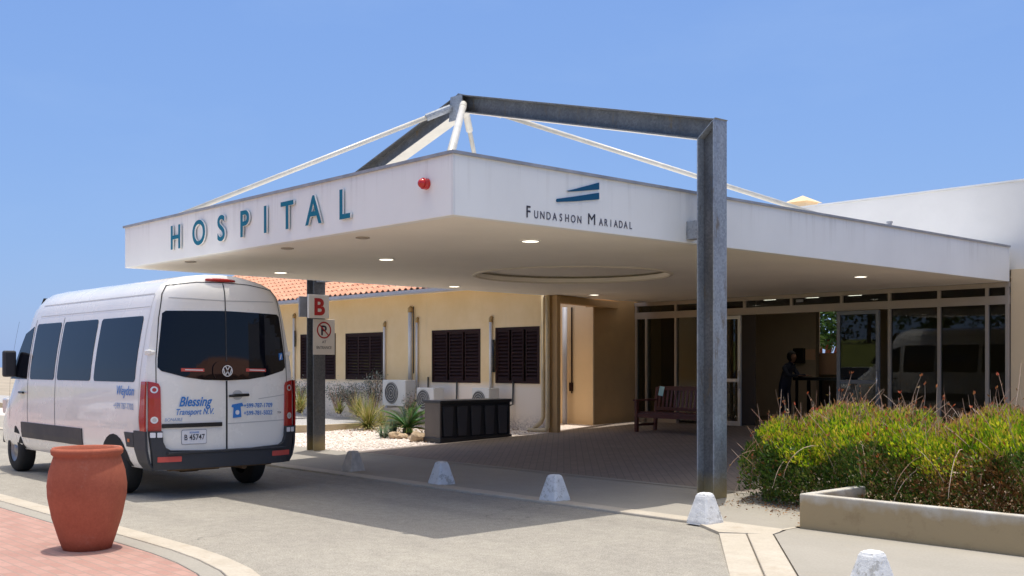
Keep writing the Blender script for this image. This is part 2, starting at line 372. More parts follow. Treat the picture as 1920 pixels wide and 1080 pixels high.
M['unlit'] = simple('unlit_lamp', (.35,.3,.24), .5)
M['skin'] = simple('skin', (.26,.13,.08), .6); M['navycloth'] = simple('dark_clothes', (.03,.033,.055), .9); M['hair'] = simple('black_hair', (.006,.005,.005), .7)
M['indoor'] = simple('indoor_beige', (.45,.36,.26), .85, var=.05); M['indoorf'] = simple('indoor_floor', (.16,.13,.11), .4)
M['counter'] = simple('tan_panel', (.75,.46,.30), .6); M['blk'] = simple('black_plastic_gloss', (.01,.01,.011), .3); M['paper'] = simple('notice_paper', (.45,.75,.78), .6)

def text(body, name, size, Mx, mat, parent, ext=.0, xs=1., off=0., bold=0, space=1., ax='LEFT', shear=0):
    cu = bpy.data.curves.new(name, 'FONT'); cu.body = body; cu.size = size; cu.extrude = ext; cu.offset = off
    cu.space_character = space; cu.align_x = ax; cu.shear = shear; cu.resolution_u = 6
    tmp = bpy.data.objects.new('tmp_text', cu); col.objects.link(tmp)
    bpy.context.view_layer.update()
    me = bpy.data.meshes.new_from_object(tmp.evaluated_get(bpy.context.evaluated_depsgraph_get()))
    col.objects.unlink(tmp); bpy.data.objects.remove(tmp)
    inv = Matrix(); p = parent
    Mw = Matrix()
    while p is not None: Mw = p.matrix_basis @ Mw; p = p.parent
    me.transform(Mw.inverted() @ Mx @ Matrix.Diagonal((xs,1,1,1)))
    me.name = name; me.materials.clear()
    for m_ in (mat if isinstance(mat, list) else [mat]): me.materials.append(m_)
    if isinstance(mat, list):
        for pl in me.polygons: pl.material_index = 0
    o = bpy.data.objects.new(name, me); col.objects.link(o); o.parent = parent; return o
def frame_of(origin, right, up):
    r = Vector(right).normalized(); u = Vector(up).normalized(); n = r.cross(u)
    m_ = Matrix((r, u, n)).transposed().to_4x4(); m_.translation = Vector(origin); return m_

# ================================================================== SETTING
def sheet(name, poly, z, mat, slope=False, cuts=(), th=0.0):
    """flat sheet from an outline; with slope the heights follow gz(y)"""
    bm = bmesh.new(); vs = [bm.verts.new((x, y, 0)) for x, y in poly]; bm.faces.new(vs)
    for c in cuts:
        bmesh.ops.bisect_plane(bm, geom=bm.verts[:]+bm.edges[:]+bm.faces[:], plane_co=(0,c,0), plane_no=(0,1,0))
    for v in bm.verts: v.co.z = z+(gz(v.co.y) if slope else 0)
    for f in bm.faces:
        if f.normal.z < 0: f.normal_flip()
    if th:
        r = bmesh.ops.extrude_face_region(bm, geom=bm.faces[:])
        for e in r['geom']:
            if isinstance(e, bmesh.types.BMVert): e.co.z -= th
        bmesh.ops.recalc_face_normals(bm, faces=bm.faces)
    me = bpy.data.meshes.new(name); bm.to_mesh(me); bm.free(); me.materials.append(mat)
    o = bpy.data.objects.new(name, me); col.objects.link(o); return struct(o)
sheet('ground', [(-900,-900),(900,-900),(900,900),(-900,900)], -.12, M['ground'])
sheet('road', [(-90,-9),(40,-9),(40,9.3),(-90,9.3)], -.025, M['road'])

def off_line(pts, d):
    out = []
    for i, p in enumerate(pts):
        a = Vector(pts[max(i-1,0)]); b = Vector(pts[min(i+1,len(pts)-1)]); t = (b-a).normalized(); n = Vector((-t.y, t.x))
        out.append((p[0]+n.x*d, p[1]+n.y*d))
    return out
# island kerb at the lower left
L1 = [(-90,4.38),(-30,4.38),(-9.5,4.38),(-8.9,4.375),(-8.3,4.33),(-7.7,4.23),(-7.1,4.05),(-6.5,3.78),(-5.9,3.4),(-5.4,2.95),(-5,2.4),(-4.7,1.7),(-4.55,.8),(-4.5,-.5),(-4.5,-9)]
def ribbon(name, a, b, za, zb, mat, drop=.08, bev=.012):
    n = len(a); m_ = MB()
    vs = [(x, y, za) for x, y in a]+[(x, y, zb) for x, y in b]+[(x, y, za-drop) for x, y in a]+[(x, y, zb-drop) for x, y in b]
    fs = []
    for i in range(n-1):
        fs += [(i, i+1, n+i+1, n+i), (i, i+1, 2*n+i+1, 2*n+i), (n+i, n+i+1, 3*n+i+1, 3*n+i), (2*n+i, 2*n+i+1, 3*n+i+1, 3*n+i)]
    fs += [(0, n, 3*n, 2*n), (n-1, 2*n-1, 4*n-1, 3*n-1)]
    m_.add(vs, fs); return struct(m_.build(name, mat, bevel=bev))
ribbon('kerb', L1, off_line(L1, -.24), .006, .012, M['kerb'])
ribbon('kerb_channel', off_line(L1, -.248), off_line(L1, -.42), .008, .004, M['conc'])
inner = off_line(L1, -.43)
sheet('brick_pavement', [(-90,-9)]+[p for p in inner], .0, M['redpaver'], th=.06)
# kerb in front of the canopy, then diagonally towards the viewer's right
K = [(-90,8.86),(-30,8.86),(-7.0,8.86)]
ribbon('front_kerb', K, off_line(K, .22), .004, .008, M['kerb'])
KD = [(-6.98,8.86),(-6.45,8.58),(-4.99,6.78),(-3.0,4.35),(-1.6,2.7),(.6,1.2),(4,.2),(40,0)]
KD = [(-6.33,8.42),(-4.99,6.78),(-3.0,4.35),(-1.6,2.8),(.6,1.6),(4,.9),(40,.6)]
g2 = off_line(KD, .25); g3 = off_line(KD, .50)
kg = ribbon('kerb_gutter', KD, g2, -.020, -.012, M['kerb'], .06, .005)
for v in kg.data.vertices:
    if v.co.x < -5.9 and v.co.z > -.04: v.co.z = .0025
ribbon('side_kerb', off_line(KD, .262), g3, .006, .008, M['kerb'])
sheet('kerb_corner', [(-6.985,8.86),(-6.36,8.46),g3[0],(-5.98,8.9),(-6.05,9.085),(-6.985,9.085)], .004, M['kerb'], th=.06)
g4 = off_line(KD, .515)
# concrete apron
sheet('concrete_apron', [(-90,9.092),(-6.075,9.092),(-6.075,11.0),(-90,11.0)], .0, M['conc'], slope=True, cuts=(9.5,), th=.05)
sheet('side_pavement', [(-6.02,9.09),(-5.95,8.87)]+[g4[0]]+list(g4[1:])+[(40,9.26),(-6.02,9.26)], .0, M['conc'], th=.05)
sheet('paving_joint', [(-6.072,9.0),(-6.023,9.0),(-6.023,9.26),(-6.072,9.3)], .003, M['kerb'])
sheet('brick_paving', [(-16.38,11.0),(-7.2,11.0),(-7.2,13.2),(30,13.2),(30,19.6),(-17.2,19.6),(-16.6,16.3),(-16.38,16.3)], .002, M['paver'], slope=True, cuts=(19.5,))
sheet('alcove_floor', [(-19.5,16.2),(-16.62,16.2),(-17.19,19.6),(-19.5,19.6)], .002, M['gravel'], slope=True)
sheet('paving_border', [(-16.36,10.94),(-7.25,10.94),(-7.25,11.06),(-16.36,11.06)], .006, M['conc'], slope=True)
sheet('gravel_bed', [(-90,11.0),(-16.39,11.0),(-16.39,16.4),(-90,16.4)], -.002, M['gravel'], slope=True)
sheet('planting_soil', [(-7.19,11.0),(-6.07,11.0),(-6.07,9.3),(40,9.3),(40,13.19),(-7.19,13.19)], .01, M['soil'], slope=True, cuts=(9.5,))
# raised bed by the yellow building
rb = MB(); rb.prism([(-60,12.55),(-21.3,12.75),(-21.1,13.1),(-21.2,16.1),(-60,16.1)], lambda a,b,t: (a,b,t), .0, .235)
struct(rb.build('raised_gravel_bed', M['ggravel']))
rb = MB(); rb.prism([(-60,12.5),(-21.25,12.7),(-21.0,13.05),(-21.1,16.1),(-21.19,16.1),(-21.09,13.09),(-21.3,12.76),(-60,12.56)], lambda a,b,t: (a,b,t), .0, .26)
tag(rb.build('bed_edging', M['edge'], bevel=.01), 'low ochre edging kerb round the raised gravel bed', 'edging')

# ================================================================== CANOPY
CX, CY = -8.3, 6.76; ZS, ZT = 3.08, 3.705
outl = [(-8.3,6.76),(-8.3,19.45),(-16.75,19.45),(-16.55,16.1),(-16.2,6.76)]
can = thing('entrance_canopy', (-12.3,12.8,3.08), 'large white flat entrance canopy with round ceiling recess, slung below the steel frame', 'canopy')
fm = MB()
ins = [(-8.42,6.88),(-8.42,19.40),(-16.62,19.40),(-16.43,16.1),(-16.08,6.88)]
n = 5
vs = [(x,y,ZS) for x,y in outl]+[(x,y,ZT) for x,y in outl]+[(x,y,ZS+.004) for x,y in ins]+[(x,y,ZT) for x,y in ins]
fs = []
for i in range(n):
    j = (i+1) % n
    fs += [(i,j,n+j,n+i), (n+i,n+j,3*n+j,3*n+i), (2*n+i,2*n+j,3*n+j,3*n+i), (i,j,2*n+j,2*n+i)]
fm.add(vs, fs); fm.build('fascia', M['fascia'], can, bevel=.008)
# panel joints: narrow cover strips
pj = MB()
pj.box(-8.325,-8.296,6.756,6.785,ZS+.005,ZT-.02)
pj.build('corner_bead', M['white'], can)
# soffit with a round hole
bm = bmesh.new()
CC = (-12.55,12.75); RO = 1.60
o1 = [bm.verts.new((x,y,ZS+.006)) for x,y in [(-8.41,6.87),(-8.41,19.41),(-16.63,19.41),(-16.44,16.1),(-16.09,6.87)]]
e = [bm.edges.new((o1[i], o1[(i+1)%5])) for i in range(5)]
NC = 72
c1 = [bm.verts.new((CC[0]+RO*math.cos(2*math.pi*k/NC), CC[1]+RO*math.sin(2*math.pi*k/NC), ZS+.006)) for k in range(NC)]
e += [bm.edges.new((c1[k], c1[(k+1)%NC])) for k in range(NC)]
bmesh.ops.triangle_fill(bm, use_beauty=True, edges=e)
sm = MB(); bm.verts.index_update()
sm.add([v.co for v in bm.verts], [[v.index for v in f.verts] for f in bm.faces]); bm.free()
sm.build('soffit', M['soffit'], can, fixn=False)
rc = MB(); rc.lathe([(RO,.006),(RO,.075),(RO+.16,.076),(RO+.16,.108),(0.001,.108)], (CC[0],CC[1],ZS), NC)
rc.build('recess', M['soffit'], can)
rc = MB(); rc.lathe([(RO-.004,.01),(RO-.004,-.014),(RO+.035,-.014),(RO+.05,.006)], (CC[0],CC[1],ZS), NC); rc.build('recess_rim', simple('rim_plaster', (.70,.63,.52), .7), can)
rd = MB(); rd.prism([(x*1,y) for x,y in ins], lambda a,b,t:(a,b,t), 3.5, 3.62); rd.build('roof_deck', M['white'], can)
fl = MB()
o_out = [(-8.275,6.735),(-8.275,19.44),(-16.78,19.44),(-16.58,16.1),(-16.225,6.735)]
vs = [(x,y,ZT-.018) for x,y in o_out]+[(x,y,ZT+.014) for x,y in o_out]+[(x,y,ZT-.018) for x,y in ins]+[(x,y,ZT+.014) for x,y in ins]
fs = []
for i in range(n):
    j = (i+1) % n
    fs += [(i,j,n+j,n+i), (n+i,n+j,3*n+j,3*n+i), (2*n+i,2*n+j,3*n+j,3*n+i), (i,j,2*n+j,2*n+i)]
fl.add(vs, fs); fl.build('edge_flashing', M['flash'], can)
def lamp(x, y, r, on):
    b = MB(); b.lathe([(r+.022,-.001),(r+.022,-.012),(r,-.014),(r,-.004)], (x,y,ZS+.006), 20)
    rg = b.build('downlight', M['white'] if on else M['unlit'], can)
    b = MB(); b.lathe([(r,0),(r*.98,-.008),(.001,-.008)], (x,y,ZS+.006), 20)
    b.build('diffuser', M['lit'] if on else M['unlit'], rg)
for x, y in [(-9.42,8.86),(-12.4,8.9),(-15.3,8.92),(-15.8,12.9),(-9.7,12.9),(-15.7,16.6),(-12.5,16.7),(-9.5,16.5)]: lamp(x, y, .1, True)
for x, y in [(-12.1,7.15),(-10.5,7.2),(-14.6,7.05)]: lamp(x, y, .06, False)

# ---- HOSPITAL sign
hs = thing('hospital_sign', (-12.2,6.74,3.23), 'raised teal capital letters spelling HOSPITAL on the canopy front', 'sign')
for ch, px in zip('HOSPITAL', (333.5,377,419,462.5,502,543,592.5,650)):
    x = onY(px, 6.76)
    cu_h = .335
    o = text(ch, 'letter', cu_h/.715, frame_of((x, 6.735, 3.232), (1,0,0), (0,0,1)), [M['teal'], M['white']], hs, ext=.011, xs=1.05, off=.007, ax='CENTER')
    for p in o.data.polygons:
        if abs(p.normal.y) < .5: p.material_index = 1
# ---- foundation sign: emblem and name on the right face
fs_ = thing('foundation_sign', (-8.28,9.3,3.25), 'blue wedge emblem over the dark name Fundashon Mariadal on the canopy side', 'sign')
XF = -8.3
def fp(px, py):
    Y = onX(px, XF); return (Y, zat(py, XF, Y))
for name, pts in (('emblem_wedge', [(1062,358),(1075,355),(1122,342.5),(1122,355.5),(1085,358.5),(1066,359.5)]), ('emblem_bar', [(1043,373),(1080,368),(1122,361.5),(1122,374),(1080,377.5),(1044,379),(1042,377)])):
    b = MB(); b.prism([fp(*p) for p in pts], lambda a,bb,t:(XF+t,a,bb), .002, .014); b.build(name, M['navy'], fs_)
def tl(px, py): a, b = fp(px, py); return a, b
base_l = fp(985,407); base_r = fp(1183,429.5)
def word(body, px0, px1, h, mat, nm):
    """row of spaced letters between two pixels of the right fascia"""
    ys = []
    for i, ch in enumerate(body):
        px = px0+(px1-px0)*i/max(1, len(body)-1)
        Y = onX(px, XF); t = (Y-base_l[0])/(base_r[0]-base_l[0]); z = base_l[1]+(base_r[1]-base_l[1])*t
        text(ch, nm, h/.715, frame_of((XF+.004, Y, z), (0,1,0), (0,0,1)), mat, fs_, ext=.0015, xs=1.0 if body == 'M' else .82, ax='CENTER', off=(.0002 if body == 'M' else .0018) if mat is M['ink'] else .0008)
word('F', 990, 990, .125, M['ink'], 'capital_letter'); word('UNDASHON', 1005, 1086, .083, M['thinink'], 'small_letter')
word('M', 1109, 1109, .125, M['ink'], 'capital_letter'); word('ARIADAL', 1126.5, 1182, .083, M['thinink'], 'small_letter')
# ---- red beacon
x = onY(801, 6.76); z = zat(345, x, 6.76)
bc = thing('warning_beacon', (x,6.76,z), 'round red warning beacon on the canopy front near its corner', 'beacon')
b = MB(); b.tube([(x,6.76,z),(x,6.70,z)], .058, 20); b.build('backplate', M['redlens'], bc, smooth=False, bevel=.004)
b = MB(); pr = [( .05*math.cos(t*math.pi/12), .05*math.sin(t*math.pi/12)) for t in range(7)]
b.tube([(x,6.70-q,z) for p,q in pr], [max(p,.001) for p,q in pr], 20); b.build('lens', M['redlens'], bc, smooth=True)

# ================================================================== STEEL FRAME
fr = thing('steel_portal_frame', (-12.6,10.6,0), 'weathered galvanised steel portal frame straddling the canopy, with a peaked top', 'steel frame')
PB = Vector((-7.97,10.46,gz(10.46))); PE = Vector((-17.26,10.8,gz(10.8)))
ux = (Vector((PE.x,PE.y,0))-Vector((PB.x,PB.y,0))); LL = ux.length; ux.normalize(); vy = Vector((-ux.y, ux.x, 0)); 
if vy.y > 0: vy = -vy
apx = 4.83
chain = [(0,PB.z),(0,4.40),(apx,5.60),(LL,4.40),(LL,PE.z)]
def cp(i, u, v):
    p = Vector(chain[i])
    segs = []
    if i > 0: segs.append((Vector(chain[i])-Vector(chain[i-1])).normalized())
    if i < 4: segs.append((Vector(chain[i+1])-Vector(chain[i])).normalized())
    ns = [Vector((-s.y, s.x)) for s in segs]
    if len(ns) == 2: m_ = (ns[0]+ns[1]).normalized(); q = p+m_*(u/m_.dot(ns[0]))
    else: q = p+ns[0]*u
    return Vector((PB.x,PB.y,0))+ux*q.x+Vector((0,0,q.y))+vy*v
D_, W_, TF, TW = .13, .12, .018, .008
def iseg(name, i, mat):
    b = MB()
    prof = [(-D_,-W_),(-D_,W_),(-D_+TF,W_),(-D_+TF,TW),(D_-TF,TW),(D_-TF,W_),(D_,W_),(D_,-W_),(D_-TF,-W_),(D_-TF,-TW),(-D_+TF,-TW),(-D_+TF,-W_)]
    vs = [cp(i,u,v) for u,v in prof]+[cp(i+1,u,v) for u,v in prof]
    n = 12; fs = [(k,(k+1)%n,n+(k+1)%n,n+k) for k in range(n)]+[(0,1,2,11),(11,2,3,10),(10,3,4,9),(9,4,5,8),(8,5,6,7)]+[tuple(n+q for q in f) for f in [(0,1,2,11),(11,2,3,10),(10,3,4,9),(9,4,5,8),(8,5,6,7)]]
    b.add(vs, fs); return b.build(name, mat, fr, bevel=.002, seg=1)
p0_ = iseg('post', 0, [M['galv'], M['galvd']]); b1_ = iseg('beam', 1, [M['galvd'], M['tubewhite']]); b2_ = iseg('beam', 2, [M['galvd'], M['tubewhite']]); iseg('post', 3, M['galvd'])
for o_ in (b1_, b2_):            # undersides of the lower flanges take the pale cream
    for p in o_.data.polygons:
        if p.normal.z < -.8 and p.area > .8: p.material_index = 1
for p in p0_.data.polygons:      # the web takes the darker of the two steels
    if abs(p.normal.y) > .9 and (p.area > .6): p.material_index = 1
for i in (1,2,3):   # mitre plates
    b = MB(); a0, a1 = cp(i,-D_+.005,-W_+.004), cp(i,D_+.012,-W_+.004); b0, b1 = cp(i,-D_+.005,W_-.004), cp(i,D_+.012,W_-.004)
    d = ux*.006; b.add([a0-d,a1-d,b1-d,b0-d,a0+d,a1+d,b1+d,b0+d], [(0,1,2,3),(4,5,6,7),(0,1,5,4),(1,2,6,5),(2,3,7,6),(3,0,4,7)]); b.build('mitre_plate', M['galv'], fr)
b = MB(); b.box(-8.302,-8.095,10.39,10.53,3.12,3.34); b.build('bracket', M['galv'], fr, bevel=.004)
b = MB(); b.box(-17.14,-16.3,10.73,10.87,3.12,3.34); b.build('bracket', M['galv'], fr, bevel=.004)
for c in ():
    b = MB(); b.box(c.x-.2,c.x+.2,c.y-.19,c.y+.19,c.z-.01,c.z+.018); b.build('base_plate', M['galvd'], fr, bevel=.003)
A = cp(2, -.02 if False else 0, 0); A = Vector((A.x, A.y, 5.62))
feet = [(-8.75,7.04,3.62),(-15.6,6.97,3.70),(-8.5,14.1,3.70),(-15.1,13.3,3.62)]
for i, f in enumerate(feet):
    f = Vector(f); d = (f-A).normalized(); s0 = A+d*.22; s1 = A+d*.62
    b = MB(); b.tube([s1-d*.05, f], .050 if i == 0 else .036, 14); tr = b.build('tie_rod', M['tubewhite'], fr, smooth=True)
    b = MB(); b.tube([s0, s1], .056, 14); b.tube([s0-d*.12,s0+d*.02], .03, 10); b.build('socket', M['galv'] if i==1 else M['tubewhite'], tr)
    b = MB(); b.lathe([(.10,0),(.10,.02),(.05,.025),(.04,.05)], (f.x,f.y,f.z-.01), 14); b.build('foot_plate', M['flash'], tr)
b = MB(); b.prism([(A.x-.17,5.33),(A.x+.17,5.33),(A.x+.13,5.70),(A.x-.13,5.70)], lambda a,c,t:(a,t,c), A.y-.16, A.y-.14)
b.build('gusset', M['galv'], fr)

# ---- signs on the left post
px_ = PE.x+.13
sg = thing('letter_b_sign', (px_+.02,PE.y,2.7), 'square white box sign with a red letter B high on the left post', 'sign')
z0, z1 = zat(597, px_, 10.8), zat(553, px_, 10.8)
ya, yb = onX(579, px_+.06), onX(617, px_+.06)
b = MB(); b.box(px_+.002, px_+.065, ya, yb, z0, z1); b.build('panel', M['sign'], sg, bevel=.008)
b = MB(); b.box(px_-.30, px_-.262, ya-.0, yb-.03, z0+.03, z1-.02); b.build('rear_panel', M['flash'], sg, bevel=.006)
text('B', 'letter', .42, frame_of((px_+.066, (ya+yb)/2, (z0+z1)/2-.15), (0,1,0), (0,0,1)), M['signred'], sg, ext=.003, off=.014, ax='CENTER')
ya, yb = onX(587.5, px_+.02), onX(628, px_+.02); z0, z1 = zat(665, px_, 10.8), zat(598.5, px_, 10.8)
np_ = thing('no_parking_sign', (px_+.01,(ya+yb)/2,z0), 'white no-parking sign with red ring and crossed-out P, below the B sign', 'sign')
b = MB(); b.box(px_+.003, px_+.014, ya, yb, z0, z1)
pl = b.build('plate', M['sign'], np_); bv = pl.modifiers.new('b','BEVEL'); bv.width = .004
cyy, cz = (ya+yb)/2+.0, z1-.20
b = MB(); 
for k in range(36):
    t0, t1 = 2*math.pi*k/36, 2*math.pi*(k+1)/36
    ro, ri = .155, .128
    b.add([(px_+.0155,cyy+ro*math.cos(t0),cz+ro*math.sin(t0)),(px_+.0155,cyy+ro*math.cos(t1),cz+ro*math.sin(t1)),(px_+.0155,cyy+ri*math.cos(t1),cz+ri*math.sin(t1)),(px_+.0155,cyy+ri*math.cos(t0),cz+ri*math.sin(t0))], [(0,1,2,3)])
b.bar((px_+.0175,cyy-.1,cz+.1),(px_+.0175,cyy+.1,cz-.1), .022, .001, up=(1,0,0)); b.build('prohibition_ring', M['signred'], np_)
text('P', 'letter', .25, frame_of((px_+.0162,cyy-.01,cz-.09), (0,1,0), (0,0,1)), M['ink'], np_, ext=.0005, off=.006, ax='CENTER')
text('AT', 'wording', .07, frame_of((px_+.0162,cyy,z1-.44), (0,1,0), (0,0,1)), M['ink'], np_, ext=.0005, ax='CENTER')
text('ENTRANCE', 'wording', .075, frame_of((px_+.0162,cyy,z1-.545), (0,1,0), (0,0,1)), M['ink'], np_, ext=.0005, xs=.85, ax='CENTER')

# ================================================================== YELLOW WING
YF = 16.1
yb_ = thing('yellow_building', (-26,18,0), 'long yellow single-storey wing with terracotta tile roof and dark shuttered windows', 'building')
wins = [(563.5,629.5,626,711),(648,718,624,712),(810,901,618,717.5),(929,1012,613,719)]
W = []
for a, b, t, bt in wins:
    x0, x1 = onY(a, YF), onY(b, YF); W.append((x0, x1, zat(bt, (x0+x1)/2, YF), zat(t, (x0+x1)/2, YF)))
# more windows of the same kind further along the wing, behind the van
x = W[0][0]-2.2
for k in range(3): W.insert(0, (x-1.5, x, 1.22, 2.42)); x -= 3.6
XR, XL_, XE = -16.62, -35.2, -19.05
xs_ = sorted(set([XL_, XR]+[v for w in W for v in w[:2]])); zs_ = sorted(set([-.1, 3.36]+[v for w in W for v in w[2:]]))
b = MB()
def hole(xc, zc): return any(w[0] < xc < w[1] and w[2] < zc < w[3] for w in W)
for i in range(len(xs_)-1):
    for j in range(len(zs_)-1):
        if not hole((xs_[i]+xs_[i+1])/2, (zs_[j]+zs_[j+1])/2):
            b.add([(xs_[i],YF,zs_[j]),(xs_[i+1],YF,zs_[j]),(xs_[i+1],YF,zs_[j+1]),(xs_[i],YF,zs_[j+1])], [(0,1,2,3)])
for x0,x1,z0,z1 in W:
    b.add([(x0,YF,z0),(x1,YF,z0),(x1,YF,z1),(x0,YF,z1),(x0,YF+.14,z0),(x1,YF+.14,z0),(x1,YF+.14,z1),(x0,YF+.14,z1)], [(0,1,5,4),(1,2,6,5),(2,3,7,6),(3,0,4,7)])
b.add([(XE,16.25,-.1),(XE,22.8,-.1),(XE,22.8,3.36),(XE,16.25,3.36),(XL_,YF,-.1),(XL_,22.8,-.1),(XL_,22.8,3.36),(XL_,YF,3.36),(XE,19.45,4.85),(XL_,19.45,4.85)], [(4,5,6,7),(0,1,2,3),(5,1,2,6),(7,6,9),(3,2,8)])
b.add([(XR,YF,-.1),(XR,YF+.15,-.1),(XR,YF+.15,3.36),(XR,YF,3.36),(XE,YF+.15,-.1),(XE,YF+.15,3.36),(XE,YF,3.36)], [(0,1,2,3),(1,4,5,2),(3,2,5,6)])
b.build('wall', M['yellow'], yb_, fixn=False)
def make_window(x0, x1, z0, z1, gaps):
    y0 = YF-.012; fw = .055
    b = MB(); b.box(x0+.003,x0+fw,y0,y0+.1,z0+.003,z1-.003); b.box(x1-fw,x1-.003,y0,y0+.1,z0+.003,z1-.003)
    b.box(x0+fw,x1-fw,y0,y0+.1,z1-fw,z1-.003); b.box(x0+fw,x1-fw,y0,y0+.1,z0+.003,z0+fw)
    w = b.build('window', M['shut'], yb_, bevel=.004)
    b = MB(); b.box(x0+.01,x1-.01,y0+.13,y0+.145,z0+.01,z1-.01); b.build('dark_backing', M['dark'], w)
    b = MB(); b.add([(x0+fw,y0+.09,z0+fw),(x1-fw,y0+.09,z0+fw),(x1-fw,y0+.09,z1-fw),(x0+fw,y0+.09,z1-fw)], [(0,1,2,3)]); b.build('pane', M['glass'], w)
    ia, ib = x0+fw+.004, x1-fw-.004; n = 3; g = .075 if gaps else .004
    lw = (ib-ia-g*(n-1))/n
    for k in range(n):
        a = ia+k*(lw+g); c = a+lw; st = .03
        b = MB(); yy = y0+.02
        b.box(a,a+st,yy,yy+.035,z0+fw+.003,z1-fw-.003); b.box(c-st,c,yy,yy+.035,z0+fw+.003,z1-fw-.003)
        b.box(a+st,c-st,yy,yy+.035,z0+fw+.003,z0+fw+.05); b.box(a+st,c-st,yy,yy+.035,z1-fw-.05,z1-fw-.003)
        nl = 13; h = (z1-z0-2*fw-.1)/nl
        for q in range(nl):
            zc = z0+fw+.05+h*(q+.5)
            b.obox(((a+c)/2, yy+.018, zc), (lw-2*st, .008, h*1.15), Matrix.Rotation(R(-38),3,'X'))
        b.build('shutter_leaf', M['shut'], w)
    return w
for i, w in enumerate(W): make_window(*w, gaps=(i >= len(W)-2))
# roof: tile sheet with rolls and courses
ey, ez, ry_, rz_ = 15.62, 3.40, 19.45, 5.02
b = MB(); per = .235; nx = int((XE-.0-XL_+.4)/per*6); x0 = XL_-.35
rows = 11; L = []
for r_ in range(rows):
    for e_, lift in ((0, .028), (1, 0.0)):
        t = (r_+e_)/rows; L.append((ey+(ry_-ey)*t, ez+(rz_-ez)*t+lift))
ncol = nx+1
vs = []
for (yy, zz) in L:
    for i in range(ncol):
        x = x0+i*per/6; vs.append((x, yy, zz+.038*max(-.35, math.cos(2*math.pi*i/6))))
fs = [(j*ncol+i, j*ncol+i+1, (j+1)*ncol+i+1, (j+1)*ncol+i) for j in range(len(L)-1) for i in range(ncol-1)]
b.add(vs, fs)
# butt ends of the first course
b.add([(v[0],v[1],v[2]) for v in vs[:ncol]]+[(v[0],v[1]+.0,v[2]-.02) for v in vs[:ncol]], [(i,i+1,ncol+i+1,ncol+i) for i in range(ncol-1)])
rf = b.build('roof', M['tile'], yb_, smooth=False, fixn=False)
b = MB(); b.tube([(x0-.02,ry_,rz_+.03),(XE,ry_,rz_+.03)], .11, 12); b.build('ridge_tiles', M['tile'], rf)
b = MB(); b.add([(x0,ry_,rz_),(XE,ry_,rz_),(XE,23.3,3.4),(x0,23.3,3.4)], [(0,1,2,3)]); b.build('rear_slope', M['tile'], rf)
b = MB(); b.box(x0,XR-.03,15.66,16.1,3.33,3.352); b.box(x0,XR-.03,15.64,15.66,3.30,3.39); b.build('eaves_board', M['white'], yb_)
b = MB(); b.box(x0,XR-.08,15.52,15.635,3.30,3.315); b.box(x0,XR-.08,15.52,15.53,3.315,3.385); b.build('gutter', M['gutter'], yb_, bevel=.004)
# pipes on the wall
def vpipe(px, pt, pb, r, mat, cap=True, off=.045):
    x = onY(px, YF-off); z1, z0 = zat(pt, x, YF), zat(pb, x, YF); y = YF-off
    b = MB(); b.tube([(x,y,z0),(x,y,z1)], r, 10); p = b.build('conduit', mat, yb_, smooth=True)
    if cap: b = MB(); b.tube([(x,y,z1-.01),(x,y,z1+.07),(x,y+.04,z1+.10)], r*1.25, 10); b.build('elbow', M['opipe'], p, smooth=True)
vpipe(551, 596, 735, .035, M['pvc']); vpipe(720.5, 612, 735, .03, M['pvc']); vpipe(769, 585, 712, .05, M['pvc']); vpipe(775.5, 575, 700, .014, M['blk'], False)
vpipe(781.5, 604, 740, .03, M['pvc']); vpipe(920, 603, 745, .035, M['pvc']); vpipe(925, 637, 698, .03, M['blk'], False); vpipe(553, 620, 650, .02, M['blk'], False)
# drain pipes at the corner
cp_ = thing('corner_downpipe', (-16.75,16.0,.17), 'pair of cream drainpipes with elbows at the right corner of the yellow wing', 'pipe')
for px, r in ((1018.5,.048),(1027,.048)):
    x = onY(px, 15.98); b = MB()
    if r and px < 1025: b.tube([(x,15.98,3.1),(x,15.98,.50),(x-.05,15.97,.40),(x-.22,15.93,.26)], r, 12)
    else: b.tube([(x,15.98,3.1),(x,15.98,.30),(x-.04,15.97,.24),(x-.12,15.96,.225),(x-.5,15.9,.22)], r, 12)
    b.build('pipe', M['ypipe'], cp_, smooth=True)

# ---- air conditioners
def ac(px0, px1, pt, label, big=1.):
    yf = 15.5; x0, x1 = onY(px0, yf), onY(px1, yf); xm = (x0+x1)/2
    z1 = zat(pt, xm, yf); hh = .56*big; z0 = z1-hh; dd = .3
    t = thing('air_conditioner', (xm,yf,z0-.28), label, 'air conditioner', 'air conditioning units outside the yellow wing')
    b = MB(); b.box(x0,x1,yf,yf+dd,z0,z1); b.build('casing', M['ac'], t, bevel=.015)
    cx = x0+(x1-x0)*.40; cz = (z0+z1)/2; r = min(hh*.42, (x1-x0)*.38)
    b = MB(); b.tube([(cx,yf-.004,cz),(cx,yf-.012,cz)], r, 28); fn = b.build('fan', M['fan'], t)
    b = MB()
    for k in range(4):
        rr = r*(k+1)/4.2
        b.tube([(cx+rr*math.cos(a*math.pi/12),yf-.02,cz+rr*math.sin(a*math.pi/12)) for a in range(25)], .004, 5, False)
    b.build('fan_grille', M['ac'], fn)
    b = MB(); g0 = gz(yf)
    for q in (x0+.1, x1-.16): b.box(q,q+.06,yf+.02,yf+dd+.28,z0-.05,z0-.001); b.box(q,q+.06,YF-.05,YF-.002,z0-.3,z0-.05)
    b.build('wall_bracket', M['flash'], t)
    b = MB(); b.tube([(x1+.03,yf+.2,z0+.15),(x1+.10,yf+.3,z0+.12),(x1+.16,YF-.05,z0+.2),(x1+.16,YF-.04,z0+.7)], .02, 8); b.build('hose', M['blk'], t, smooth=True)
ac(717, 760, 712.5, 'largest white air conditioner, left of the tall wall pipe', 1.12)
